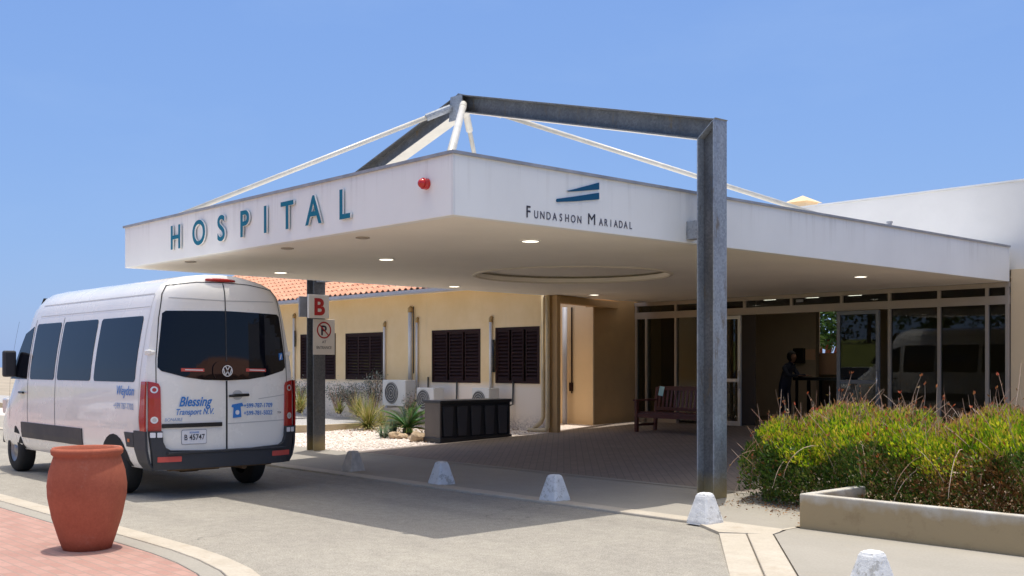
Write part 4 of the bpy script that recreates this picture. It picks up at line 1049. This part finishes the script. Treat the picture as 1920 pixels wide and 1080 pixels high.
bush(702, 15.75, .55, .95, 1300, M['greybush'], 'tall dark grey shrub left of the largest air conditioner')
bush(565, 15.7, .5, .75, 900, M['greybush'], 'grey shrub at the wall behind the van corner')
bush(768, 15.4, .22, .75, 500, M['greybush'], 'dark narrow shrub below the tall white wall pipe')
# cycad
x, y = spot(764, 13.9); z = gz(y)
cyc = thing('cycad', (x,y,z), 'deep green cycad with arching fronds beside the black bin cabinet', 'cycad')
b = MB(); ribs = MB()
for i in range(34):
    a = 2*math.pi*i/34*2.4+rg.uniform(-.2,.2); el = rg.uniform(.15,1.25); L = rg.uniform(.6,.78); d = Vector((math.cos(a)*math.cos(el), math.sin(a)*math.cos(el), math.sin(el)))
    p = Vector((x,y,z+.12)); pts = [p]
    for k in range(9):
        pts.append(pts[-1]+d*L/9); d = (d+Vector((0,0,-.11))).normalized()
        side = d.cross(Vector((0,0,1))).normalized(); up = side.cross(d)
        for s in (-1,1):
            for q in (0,.33,.66):
                ll = .15*math.sin(math.pi*(k+.7+q*.5)/10.2)+.02
                pp = pts[-2].lerp(pts[-1], q); dd = (side*s+d*.7+up*.35)
                blade(b, pp, dd, ll, .016, .25, 2)
    ribs.tube(pts, .006, 4, False)
b.build('fronds', M['cycad'], cyc, fixn=False); ribs.build('frond_ribs', M['yucca'], cyc, fixn=False)
b = MB(); b.lathe([(.09,-.02),(.11,.05),(.1,.13),(.04,.17)], (x,y,z), 12); b.build('trunk', M['bark'], cyc)
def rock(px, Y, r, label):
    x, y = spot(px, Y); bm = bmesh.new(); bmesh.ops.create_icosphere(bm, subdivisions=3, radius=r)
    ph = [rg.uniform(0,6) for _ in range(6)]
    for v in bm.verts:
        c = v.co/r; k = 1+.18*math.sin(3*c.x+ph[0])*math.cos(2.6*c.y+ph[1])+.12*math.sin(5*c.z+ph[2]+3*c.x)+.05*math.sin(11*c.y+ph[3]); v.co *= k; v.co.z *= .72; v.co += Vector((x,y,gz(y)+r*.42))
    me = bpy.data.meshes.new('rock'); bm.to_mesh(me); bm.free(); me.materials.append(M['rock'])
    o = bpy.data.objects.new('rock', me); col.objects.link(o); tag(o, label, 'rock', 'ochre rocks at the foot of the cycad')
rock(742, 13.2, .13, 'ochre rock left of the cycad, beside the pale tuft'); rock(755, 13.25, .10, 'smaller ochre rock in front of the cycad stem'); rock(781, 13.0, .16, 'largest ochre rock, next to the bin cabinet'); rock(790, 13.4, .1, 'ochre rock half hidden behind the bin cabinet end')

# ================================================================== POT
pt = thing('terracotta_pot', (-9.53,3.64,.0), 'big bulging terracotta pot on the red brick pavement by the road', 'pot')
b = MB(); b.lathe([(.001,0),(.2,0),(.235,.1),(.29,.28),(.325,.46),(.33,.56),(.315,.68),(.285,.78),(.275,.81),(.295,.83),(.30,.86),(.285,.885),(.26,.88),(.25,.80),(.26,.70),(.27,.60),(.001,.59)], (-9.53,3.64,0), 48)
b.build('vessel', M['terra'], pt, smooth=True)
b = MB(); b.lathe([(.001,.66),(.262,.64)], (-9.53,3.64,0), 32); b.build('soil', M['soil'], pt)

# ================================================================== VAN
VL = (-12.52,6.53,-.025)
van = thing('passenger_van', VL, 'white high-roof passenger van seen from behind, parked half under the canopy', 'van', rz=math.pi)
WT = [(.36,.90),(.45,.955),(.6,.985),(.9,1.0),(1.2,.998),(1.4,.99),(1.6,.972),(1.8,.945),(2.0,.912),(2.2,.876),(2.4,.832),(2.52,.79),(2.62,.72),(2.69,.60),(2.74,.42),(2.765,.2),(2.77,.0)]
WT = [(z, w*1.02) for z, w in WT]
def wz(z):
    if z <= WT[0][0]: return WT[0][1]
    for (a,b),(c,d) in zip(WT, WT[1:]):
        if z <= c: return b+(d-b)*(z-a)/(c-a)
    return 0
def xr(y, z):
    l = 0 if z < 1.2 else .06*((z-1.2)/1.57)**1.3
    if z > 2.45: l += .12*((z-2.45)/.32)**2
    w = max(wz(z), .3); t = min(1, abs(y)/w)
    return l+.085*t**7+.035*t*t
def HT(x):
    T = [(0,2.77),(4.25,2.77),(4.5,2.68),(5.25,1.62),(5.75,1.30),(5.95,1.0),(6.02,.75)]
    if x < 0: return 2.77
    for (a,b),(c,d) in zip(T, T[1:]):
        if x <= c: return b+(d-b)*(x-a)/(c-a)
    return .75
def WF(x): return 1 if x < 4.9 else 1-.22*((x-4.9)/1.12)**2
b = MB(); st = [6.02,5.95,5.75,5.5,5.25,5.0,4.75,4.5,4.25,3.6,3.0,2.4,1.8,1.2,.8,.5,.3]; TS = [k/10 for k in range(-10,11)]
ncol = len(st)*2+len(TS)
for z, w in WT:
    row = []
    for x in st: row.append((x, w*WF(x), .36+(z-.36)*(HT(x)-.36)/2.41))
    for t in reversed(TS): row.append((xr(w*t, z), w*t, z))
    for x in reversed(st): row.append((x, -w*WF(x), .36+(z-.36)*(HT(x)-.36)/2.41))
    b.v += row
nr = len(WT)
for j in range(nr-1):
    for i in range(ncol-1): b.f.append((j*ncol+i, j*ncol+i+1, (j+1)*ncol+i+1, (j+1)*ncol+i)); b.m.append(0)
    b.f.append((j*ncol, j*ncol+ncol-1, (j+1)*ncol+ncol-1, (j+1)*ncol)); b.m.append(0)
b.f.append(tuple(range(ncol))); b.m.append(0)
MV = Matrix.Translation(VL) @ Matrix.Rotation(math.pi, 4, 'Z')
def vb(b, name, mat, parent=None, **k):
    b.v = [tuple(MV @ Vector(v)) for v in b.v]; return b.build(name, mat, parent or van, **k)
body = vb(b, 'body', M['vanw'], smooth=True)
bm = bmesh.new(); bm.from_mesh(body.data); bmesh.ops.remove_doubles(bm, verts=bm.verts, dist=.0005); bmesh.ops.recalc_face_normals(bm, faces=bm.faces)
for e_ in bm.edges:
    if len(e_.link_faces) == 2 and e_.calc_face_angle(0) > R(50): e_.smooth = False
bm.to_mesh(body.data); bm.free()
def patch(name, poly, kind, off, th, mat, parent=None, smooth=True, bev=0, side=1):
    """panel that follows the rear ('rear', outline in y,z) or flank ('side', outline in x,z)"""
    bm = bmesh.new(); f = bm.faces.new([bm.verts.new((a, b_, 0)) for a, b_ in poly])
    a0, a1 = min(p[0] for p in poly), max(p[0] for p in poly); z0, z1 = min(p[1] for p in poly), max(p[1] for p in poly)
    def cuts(lo, hi, st_):
        k = lo+st_
        while k < hi-1e-4: yield k; k += st_
    for c in cuts(a0, a1, .08 if kind == 'rear' else .3): bmesh.ops.bisect_plane(bm, geom=bm.verts[:]+bm.edges[:]+bm.faces[:], plane_co=(c,0,0), plane_no=(1,0,0))
    for c in cuts(z0, z1, .08): bmesh.ops.bisect_plane(bm, geom=bm.verts[:]+bm.edges[:]+bm.faces[:], plane_co=(0,c,0), plane_no=(0,1,0))
    bm.verts.index_update(); vs = []; fs = []
    for v in bm.verts:
        a, z = v.co.x, v.co.y
        vs.append((xr(a, z)-off, a, z) if kind == 'rear' else (a, side*(wz(z)*WF(a)+off), z))
    n0 = len(vs)
    for f in bm.faces: fs.append([v.index for v in f.verts])
    if th:
        for v in bm.verts:
            a, z = v.co.x, v.co.y
            vs.append((xr(a, z)-off+th, a, z) if kind == 'rear' else (a, side*(wz(z)*WF(a)+off-th), z))
        for e_ in bm.edges:
            if e_.is_boundary: i, j = e_.verts[0].index, e_.verts[1].index; fs.append([i, j, j+n0, i+n0])
    bm.free(); b = MB(); b.add(vs, fs)
    o = vb(b, name, mat, parent, smooth=False)
    if smooth:
        me = o.data
        for p in me.polygons[:len(fs)]: p.use_smooth = False
    return o
def rrect(a0, a1, z0, z1, r, n=4):
    P_ = []
    for cx, cy, s in ((a1-r,z1-r,0),(a0+r,z1-r,1),(a0+r,z0+r,2),(a1-r,z0+r,3)):
        for k in range(n+1): t = (s+k/n)*math.pi/2; P_.append((cx+r*math.cos(t), cy+r*math.sin(t)))
    return P_
# rear window (one dark band with curved lower edge)
gl = [(.80,2.26),(.76,2.29),(0,2.31),(-.76,2.29),(-.80,2.26),(-.87,1.72),(-.875,1.60),(-.83,1.555),(-.55,1.48),(-.3,1.445),(0,1.435),(.3,1.445),(.55,1.48),(.83,1.555),(.875,1.60),(.87,1.72)]
rw = patch('rear_window', gl, 'rear', .006, .01, M['vang'])
patch('door_seam', [(-.012,.55),(.012,.55),(.012,1.43),(-.012,1.43)], 'rear', .003, 0, M['seam'])
patch('door_seam', [(-.007,2.31),(.007,2.31),(.007,2.66),(-.007,2.66)], 'rear', .003, 0, M['seam'])
patch('window_seam', [(-.008,1.44),(.008,1.44),(.008,2.31),(-.008,2.31)], 'rear', .009, 0, M['vanp'], rw)
for s in (1,-1):
    l = [(s*.885,.83),(s*.90,1.45),(s*.895,1.7),(s*.845,2.2),(s*.79,2.5),(s*.72,2.61)]
    pl_ = l+[(q-s*.011, z) for q, z in reversed(l)]
    patch('door_seam', pl_ if s > 0 else pl_[::-1], 'rear', .002, 0, M['seam'])
l = [(-.72,2.61),(-.35,2.665),(0,2.675),(.35,2.665),(.72,2.61)]
patch('door_seam', l+[(q,z-.01) for q,z in reversed(l)], 'rear', .002, 0, M['seam'])
# pressed lines of the doors
crease = simple('pressed_line', (.52,.51,.49), .4)
patch('pressing', [(-.84,.905),(-.02,.885),(-.02,.897),(-.84,.917)], 'rear', .002, 0, crease); patch('pressing', [(-.85,1.235),(-.45,1.19),(-.45,1.2),(-.85,1.246)], 'rear', .002, 0, crease)
patch('pressing', [(-.72,2.445),(0,2.43),(.72,2.445),(.72,2.457),(0,2.442),(-.72,2.457)], 'rear', .002, 0, crease)
# emblem
em = thing_loc = None
rb_ = MB(); 
for k in range(40):
    t0, t1 = 2*math.pi*k/40, 2*math.pi*(k+1)/40
    for (ra, rb2) in ((.072,.060),):
        rb_.add([(xr(0,1.52)-.03, ra*math.cos(t0), 1.555+ra*math.sin(t0)),(xr(0,1.52)-.03, ra*math.cos(t1), 1.555+ra*math.sin(t1)),(xr(0,1.52)-.03, rb2*math.cos(t1), 1.555+rb2*math.sin(t1)),(xr(0,1.52)-.03, rb2*math.cos(t0), 1.555+rb2*math.sin(t0))], [(0,1,2,3)])
xe = xr(0,1.52)-.031
def stroke(pts):
    for p, q in zip(pts, pts[1:]): rb_.bar((xe,p[0],1.555+p[1]),(xe,q[0],1.555+q[1]), .013, .004, up=(1,0,0))
stroke([(-.03,.062),(0,.008),(.03,.062)]); stroke([(-.058,.03),(-.028,-.055),(0,-.006),(.028,-.055),(.058,.03)])
bs_ = patch('badge_housing', rrect(-.19,.19,1.44,1.675,.10,6), 'rear', .022, .02, M['vang'])
vb(rb_, 'emblem', M['chrome'], bs_)
# red strips and blue sticker on the window
for a0, a1, z_ in ((.30,.60,1.545),(-.56,-.27,1.54)):
    s_ = patch('red_sticker', [(a0,z_),(a1,z_+.006),(a1,z_+.046),(a0,z_+.04)], 'rear', .010, 0, M['redsticker'], rw)
    patch('sticker_print', [(a0+.02,z_+.014),(a1-.05,z_+.02),(a1-.05,z_+.032),(a0+.02,z_+.026)], 'rear', .012, 0, M['stick'], rw)
bs2 = patch('blue_sticker', [(-.835,1.70),(-.77,1.69),(-.765,1.78),(-.825,1.79)], 'rear', .010, 0, M['vblue'], rw)
patch('sticker_mark', [(-.80,1.705),(-.78,1.705),(-.80,1.77),(-.815,1.77)], 'rear', .012, 0, M['stick'], rw)
# roof brake light
b = MB()
pts = [(xr(y_,2.65)-.01 if False else .02+.1*(y_*y_), y_, 2.70-.09*y_*y_) for y_ in (-.2,-.1,0,.1,.2)]
b.tube([(p[0]+.09,p[1]+.03,p[2]+.0) for p in pts], [.014,.022,.024,.022,.014], 8); vb(b, 'brake_light', M['tail'], smooth=True)
# handle, trim strip, plate
patch('handle_recess', rrect(-.22,-.08,1.19,1.31,.055,5), 'rear', .003, 0, crease)
b = MB(); b.tube([(xr(.1,1.25)-.03,-.02,1.238),(xr(.1,1.25)-.035,-.1,1.245),(xr(.1,1.25)-.035,-.29,1.25)], [.014,.02,.018], 8); vb(b, 'door_handle', M['blk'], smooth=True)
patch('trim_strip', rrect(.07,.835,.865,.915,.008), 'rear', .022, .02, M['blk'])
pf = patch('plate_surround', rrect(.27,.60,.655,.835,.02), 'rear', .006, .004, M['flash'])
patch('number_plate', rrect(.277,.593,.662,.828,.018), 'rear', .0085, .002, M['stick'], pf)
def rtext(body_, a, z, size, mat, nm, parent=None, xs=1., shear=0, off=0, ax='CENTER', out=.011):
    o = (xr(a, z)-out, a, z); Mx = MV @ frame_of(o, (0,-1,0), (0,0,1)); return text(body_, nm, size, Mx, mat, parent or van, ext=.0006, xs=xs, shear=shear, off=off, ax=ax)
rtext('B', .545, .71, .095, M['ink'], 'plate_letter', pf, xs=.85, out=.0125, off=.001); rtext('45747', .40, .71, .095, M['ink'], 'plate_number', pf, xs=.85, out=.0125, off=.001)
rtext('BONAIRE', .435, .79, .03, M['vblue'], 'plate_heading', pf, out=.0125)
rtext('Blessing', .43, 1.125, .165, M['vblue'], 'lettering', xs=.80, shear=.35, off=.003)
rtext('Transport N.V.', .43, 1.02, .105, M['vblue'], 'lettering', xs=.78, shear=.3, off=.001)
rtext('BONAIRE', .70, .945, .055, M['vbluel'], 'lettering', shear=.2, xs=1.0)
rtext('+599-787-1709', -.44, 1.085, .078, M['vblue'], 'lettering', xs=.85, off=.001); rtext('+599-781-5022', -.44, .99, .078, M['vblue'], 'lettering', xs=.85, off=.001)
rtext('TDI', -.76, 1.0, .035, M['vanp'], 'lettering')
# telephone symbol
ph_ = patch('telephone_symbol', [(-.07,1.13),(-.21,1.15),(-.23,1.11),(-.19,1.10),(-.20,.97),(-.08,.96),(-.09,1.09),(-.06,1.10)][::-1], 'rear', .011, 0, M['vblue'])
patch('dial', rrect(-.17,-.115,1.0,1.06,.027,5), 'rear', .013, 0, M['stick'], ph_)
# tail lights
for s in (1,-1):
    poly = [(s*.845,.83),(s*.855,1.36),(s*.875,1.405),(s*.93,1.42),(s*.985,1.43),(s*.985,.83)]
    tl_ = patch('tail_light', poly if s > 0 else poly[::-1], 'rear', .022, .03, M['tail'])
    patch('wrapped_lens', [(.075,.83),(.22,.83),(.24,1.0),(.21,1.2),(.20,1.43),(.075,1.43)], 'side', .018, .02, M['tail'], tl_, side=s)
    for zc_ in (1.33,.965):
        for rr, mm, oo in ((.042,M['chrome'],.026),(.024,M['clear'] if zc_ < 1.2 else M['tail'],.030)):
            patch('lamp_ring', [(s*.925+rr*math.cos(k*math.pi/8), zc_+rr*math.sin(k*math.pi/8)) for k in range(16)], 'rear', oo, 0, mm, tl_)
    for a_ in (.88,.955):
        patch('white_reflector', rrect(min(s*(a_-.028), s*(a_+.028)), max(s*(a_-.028), s*(a_+.028)), .755,.815,.008), 'rear', .07, .01, M['stick'], tl_)
    for zc_ in (1.78,):
        b = MB(); b.box(xr(.93,zc_)-.02, xr(.93,zc_)+.05, s*.91-.03, s*.91+.03, zc_-.02, zc_+.02); b.box(.10,.22,s*.955-.02,s*.955+.02,zc_-.03,zc_+.03); vb(b, 'hinge', M['vanw'], bevel=.01)
# bumper
pb_ = [(1.0,.36),(1.0,.83),(.86,.83),(.85,.70),(.82,.63),(.76,.595),(0,.56),(-.76,.595),(-.82,.63),(-.85,.70),(-.86,.83),(-1.0,.83),(-1.0,.36)]
bp = patch('rear_bumper', [(min(.93,max(-.93,a)) if abs(a) == 1 and z < .5 else a*.985, z) for a, z in pb_][::-1], 'rear', .06, .07, M['vanp'])
b = MB(); b.box(-.075,.04,-.8,.8,.545,.575); vb(b, 'step', M['vanp'], bp, bevel=.01)
for s in (1,-1):
    patch('bumper_side', [(.07,.36),(.34,.36),(.40,.60),(.40,.83),(.07,.83)], 'side', .02, .03, M['vanp'], bp, side=s)
    patch('side_trim', [(.43,.62),(.64,.62),(.70,.80),(.43,.80)], 'side', .014, .02, M['vanp'], side=s)
    patch('side_trim', [(2.1,.55),(4.5,.55),(4.5,.78),(2.1,.78)], 'side', .014, .02, M['vanp'], side=s)
    patch('side_marker', [(.54,.68),(.60,.68),(.60,.72),(.54,.72)], 'side', .018, .01, simple('amber_lens', (.6,.14,.02), .3) if s > 0 else M['tail'], side=s)
    patch('red_reflector', rrect(min(s*.62,s*.90), max(s*.62,s*.90), .455,.52,.01), 'rear', .066, .02, M['redsticker'], bp)
    for a_ in (3.10,4.22,5.02): patch('side_seam', [(a_,.55),(a_+.012,.55),(a_+.012,2.3),(a_,2.3)], 'side', .003, 0, M['seam'], side=s)
    b = MB(); b.tube([(4.32,s*1.05,1.22),(4.5,s*1.05,1.22)], .018, 8); vb(b, 'side_handle', M['blk'])
    # side windows
    for (a0,a1) in ((.42,1.72),(1.84,3.05),(3.17,4.15)):
        patch('side_window', rrect(a0,a1,1.42,2.235,.05), 'side', .005, .01, M['vang'], side=s)
    patch('side_window', [(4.28,1.42),(5.0,1.42),(4.6,2.1),(4.28,2.2)], 'side', .004, .01, M['vang'], side=s)
    patch('side_pressing', [(.28,2.50),(4.1,2.50),(4.1,2.512),(.28,2.512)], 'side', .003, 0, crease, side=s); patch('side_pressing', [(.3,2.34),(4.1,2.34),(4.1,2.35),(.3,2.35)], 'side', .003, 0, crease, side=s)
    patch('panel_gap', [(.285,.85),(.295,.85),(.27,2.5),(.26,2.5)], 'side', .003, 0, crease, side=s)
# side wording
def stext(body_, a, z, size, mat, xs=1., shear=0, off=0):
    o = (a, wz(z)+.008, z); Mx = MV @ frame_of(o, (-1,0,0), (0,0,1)); return text(body_, 'lettering', size, Mx, mat, van, ext=.0006, xs=xs, shear=shear, off=off, ax='RIGHT')
stext('Weydon', .42, 1.255, .17, M['vblue'], .9, .3, .001); stext('+599 787-7702', .42, 1.08, .11, M['vbluel'], .9)
# wheels, arches, underbody
for xw in (1.06, 4.95):
    for s in (1,-1):
        arc = [(xw+.44*math.cos(t*math.pi/12), max(.37,.34+.42*math.sin(t*math.pi/12))) for t in range(13)]
        patch('wheel_arch', arc, 'side', .004, 0, M['dark'], side=s)
        yw = s*(.98 if xw > 2 else .99)
        b = MB(); prof = [(.19,-.0),(.30,-.005),(.335,-.03),(.345,-.06),(.345,-.19),(.33,-.22),(.2,-.23)]
        n_ = 32
        for r_, o_ in prof:
            for k in range(n_): b.v.append((xw+r_*math.cos(2*math.pi*k/n_), yw+s*o_, .345+r_*math.sin(2*math.pi*k/n_)))
        for i in range(len(prof)-1):
            for k in range(n_): b.f.append((i*n_+k, i*n_+(k+1)%n_, (i+1)*n_+(k+1)%n_, (i+1)*n_+k)); b.m.append(0)
        wh = vb(b, 'wheel', M['tyre'], smooth=True)
        b = MB(); prof = [(.001,-.02),(.06,-.02),(.08,-.05),(.15,-.035),(.195,-.012)]
        for r_, o_ in prof:
            for k in range(n_): b.v.append((xw+r_*math.cos(2*math.pi*k/n_), yw+s*o_, .345+r_*math.sin(2*math.pi*k/n_)))
        for i in range(len(prof)-1):
            for k in range(n_): b.f.append((i*n_+k, i*n_+(k+1)%n_, (i+1)*n_+(k+1)%n_, (i+1)*n_+k)); b.m.append(0)
        vb(b, 'rim', M['rim'], wh, smooth=True)
# inner twin rear tyres, axle, exhaust
b = MB()

b = MB(); b.tube([(1.06,-.75,.35),(1.06,.75,.35)], .05, 10); b.tube([(1.06,-.12,.34),(1.06,.12,.34)], .13, 12); b.box(.2,5.4,-.52,-.44,.34,.44); b.box(.2,5.4,.44,.52,.34,.44); b.box(.12,.2,-.7,.7,.33,.40); b.tube([(.1,-.3,.33),(1.0,-.32,.34)], .035, 8); b.box(.3,1.0,-.05,.5,.30,.38)
vb(b, 'chassis', M['rust'])
# windscreen, grille, headlights, mirrors at the front end
b = MB()
for k in range(6):
    pass
def fpnt(x, t): h = HT(x); return (x+.012, t*.86*WF(x), h-.0)
b.add([(4.56,-.66,2.63),(4.56,.66,2.63),(5.25,.80,1.66),(5.25,-.80,1.66)], [(0,1,2,3)]); b.v = [(v[0]+.03,v[1],v[2]+.02) for v in b.v]; vb(b, 'windscreen', M['vang'])
b = MB(); b.box(5.98,6.05,-.45,.45,.72,.92); b.box(5.95,6.06,-.8,.8,.38,.62); vb(b, 'front_bumper', M['vanp'], bevel=.02)
for s in (1,-1):
    b = MB(); b.box(5.75,5.96,s*.70-.14,s*.70+.14,.85,1.1); vb(b, 'headlight', M['clear'], bevel=.03)
    b = MB(); b.box(4.75,4.85,s*1.05-.05,s*1.05+.14*(1),1.45,1.85) if s > 0 else b.box(4.75,4.85,-1.2,-1.0,1.45,1.85); vb(b, 'wing_mirror', M['vanp'], bevel=.03)

# ================================================================== WHAT STANDS BEHIND THE VIEWER (seen in the glass)
b = MB(); b.add([(-140,-16,-.1),(60,-16,-.1),(60,-30,3.0),(-140,-30,3.0),(60,-60,4.2),(-140,-60,4.2)], [(0,1,2,3),(3,2,4,5)])
struct(b.build('grass_bank', M['grass'], fixn=False))
def car(x, y, rz, label, paint):
    t = thing('parked_car', (x,y,-.025), label, 'car', 'cars parked across the road', rz)
    MX = Matrix.Translation((x,y,-.025)) @ Matrix.Rotation(rz, 4, 'Z')
    def B(b, nm, mat, par=None, **k): b.v = [tuple(MX @ Vector(v)) for v in b.v]; return b.build(nm, mat, par or t, **k)
    prof = [(-2.05,.35),(-2.1,.7),(-2.0,1.0),(-1.75,1.45),(-1.2,1.56),(.1,1.55),(.85,1.05),(1.7,.92),(2.05,.75),(2.1,.35)]
    b = MB(); n = len(prof)
    rows = []
    for t_, sc_ in ((-.85,.0),(-.80,1),(.80,1),(.85,.0)):
        rows.append([(px, (t_ if z <= 1.06 else t_*.82), z) for px, z in prof])
    b.v = [p for r_ in rows for p in r_]
    for j in range(3):
        for i in range(n): b.f.append((j*n+i, j*n+(i+1)%n, (j+1)*n+(i+1)%n, (j+1)*n+i)); b.m.append(0)
    b.f += [tuple(range(n)), tuple(range(3*n,4*n))]; b.m += [0,0]
    B(b, 'body', paint, bevel=.04)
    b = MB(); b.add([(.13,-.6,1.52),(.13,.6,1.52),(.84,.72,1.09),(.84,-.72,1.09)], [(0,1,2,3)]); b.v = [(v[0]+.02,v[1],v[2]+.02) for v in b.v]; B(b, 'windscreen', M['vang'])
    for s in (1,-1):
        b = MB(); b.add([(-1.6,s*.79,1.1),(.6,s*.79,1.1),(.05,s*.715,1.48),(-1.5,s*.715,1.46)], [(0,1,2,3)]); B(b, 'side_window', M['vang'])
        b = MB(); b.box(1.95,2.09,s*.6-.15,s*.6+.15,.66,.8); B(b, 'headlight', M['clear'], bevel=.03)
        for xw in (-1.3,1.3):
            b = MB(); b.tube([(xw,s*.70,.31),(xw,s*.88,.31)], .31, 22); B(b, 'wheel', M['tyre'])
    b = MB(); b.box(2.06,2.12,-.4,.4,.5,.64); B(b, 'grille', M['vanp'])
car(-22.3, .3, R(90), 'white hatchback parked across the road, reflected in the open door', M['vanw'])
car(-27.5, -.2, R(96), 'silver hatchback parked across the road, reflected by the bench', M['rim'])
car(-17.0, -.2, R(85), 'dark red hatchback parked across the road, reflected at the far right', M['tail'])
def tree(x, y, h, label, seed):
    r_ = random.Random(seed); z = 3.2
    t = thing('leafy_tree', (x,y,z), label, 'tree', 'trees on the bank')
    b = MB(); b.tube([(x,y,z-.5),(x+.1,y,z+h*.3),(x-.1,y+.1,z+h*.7)], [.18,.13,.05], 8)
    for k in range(7): a = k*.9; b.tube([(x,y,z+h*.35),(x+math.cos(a)*h*.3,y+math.sin(a)*h*.3,z+h*.65)], [.07,.02], 6)
    b.build('trunk', M['bark'], t)
    b = MB(); cl = [(x+r_.gauss(0,h*.25), y+r_.gauss(0,h*.25), z+h*r_.uniform(.12,.95), h*r_.uniform(.12,.2)) for _ in range(30)]
    for c in cl:
        for k in range(90):
            v = Vector((r_.gauss(0,1),r_.gauss(0,1),r_.gauss(0,1))).normalized()*c[3]*r_.uniform(.6,1.05)
            leafquad(b, (c[0]+v.x,c[1]+v.y,c[2]+v.z), (r_.uniform(-1,1),r_.uniform(-1,1),r_.uniform(-1,1)), .36, .22)
    b.build('crown', M['treeleaf'], t, fixn=False)
for k, (x, y, h) in enumerate(((-62,-36,7),(-55,-38,8),(-48.5,-35,6.5),(-43,-37,7),(-37,-35,6.5),(-31,-37,7.5))):
    tree(x, y, h, ('%s tree on the grass bank behind the viewer' % ('first second third fourth fifth sixth'.split()[k])), k)
# plant behind the rear window of the hall
x, y = onY(1552, 31), 31
def tall(x, y): 
    t = thing('courtyard_tree', (x,y,0), 'green leafy tree with red-brown stems outside the hall rear window', 'tree')
    b = MB()
    for k in range(7): b.tube([(x+rg.uniform(-.5,.5),y,0),(x+rg.uniform(-.6,.6),y,2.6)], .06, 6)
    b.build('trunk', simple('red_stems', (.2,.06,.03), .8), t)
    b = MB()
    for k in range(2600): leafquad(b, (x+rg.gauss(0,.8),y+rg.gauss(0,.5),rg.uniform(2.2,4.6)), (rg.uniform(-1,1),rg.uniform(-1,1),rg.uniform(-1,.6)), .24, .1)
    b.build('crown', M['treeleaf'], t, fixn=False)
tall(x, y)
# neighbouring house whose tiled roof shows in the van's rear window
hs2 = thing('tiled_house', (24,27,0), 'cream house with terracotta roof beyond the hospital entrance', 'house')
b = MB(); b.box(18,30,20,34,0,3); b.build('wall', M['creamw'], hs2)
b = MB(); b.add([(17,19,3),(31,19,3),(31,35,3),(17,35,3),(24,23,4.6),(24,31,4.6)], [(0,1,4),(1,2,5,4),(2,3,5),(3,0,4,5),(0,3,2,1)]); b.build('roof', M['tile'], hs2)

# ================================================================== LIGHT, SKY, CAMERA
sun_dir = Vector((.075,-.112,-1)).normalized()
su = bpy.data.lights.new('sun', 'SUN'); su.energy = 2.3; su.angle = R(.5); su.color = (1,.95,.87)
so = bpy.data.objects.new('sun', su); col.objects.link(so); so.rotation_euler = sun_dir.to_track_quat('-Z','Y').to_euler(); so.location = (0,0,30)
wd = bpy.data.worlds.new('World'); scene.world = wd; wd.use_nodes = True; nt = wd.node_tree
sky = nt.nodes.new('ShaderNodeTexSky'); sky.sky_type = 'NISHITA'; sky.sun_disc = False; sky.sun_elevation = R(82.3); sky.sun_rotation = R(-34)
sky.air_density = 1.1; sky.dust_density = .6; sky.ozone_density = 1.6; sky.altitude = 0
bg = nt.nodes['Background']; bg.inputs[1].default_value = .12
cmix = mixc(nt, .72, sky.outputs[0], (.80,1.62,4.05))           # clear tropical blue
tc = nt.nodes.new('ShaderNodeTexCoord'); sxy = nt.nodes.new('ShaderNodeSeparateXYZ'); nt.links.new(tc.outputs['Generated'], sxy.inputs[0])
mpp = nt.nodes.new('ShaderNodeMapping'); mpp.inputs['Scale'].default_value = (1.2,1.2,3.5); nt.links.new(tc.outputs['Generated'], mpp.inputs[0])
ws = ramp(nt, noise(nt, mpp.outputs[0], 2.3, 9, .62), .52, .80, 0, .12); cmix = mixc(nt, ws, cmix, (3.0,3.9,5.2))
low_ = ramp(nt, sxy.outputs[2], .0, .5, .35, 0); cmix = mixc(nt, low_, cmix, (1.5,2.6,4.5))
zenith_fill = ramp(nt, sxy.outputs[2], .72, 1.0, 0, 1.); cmix = mixc(nt, zenith_fill, cmix, (17,15.6,13))   # zenith brightened beyond the view to add fill light
nt.links.new(cmix, bg.inputs[0])
cam = bpy.data.cameras.new('camera'); co = bpy.data.objects.new('camera', cam); col.objects.link(co)
cam.sensor_width = 36; cam.lens = 36*F/1920; cam.shift_y = (HY-540)/1920; cam.clip_end = 3000; cam.clip_start = .05
co.location = (0,0,EYE); co.rotation_euler = (R(90),0,math.atan2(.740,.6726)); scene.camera = co
scene.view_settings.view_transform = 'Standard'; scene.view_settings.look = 'None'; scene.view_settings.exposure = .62; scene.view_settings.gamma = 1
scene.cycles.use_denoising = True; scene.cycles.max_bounces = 8; scene.cycles.diffuse_bounces = 5; scene.cycles.transparent_max_bounces = 12
scene.cycles.sample_clamp_indirect = 6; scene.cycles.caustics_reflective = False; scene.cycles.caustics_refractive = False
scene.render.resolution_x = 1024; scene.render.resolution_y = 576
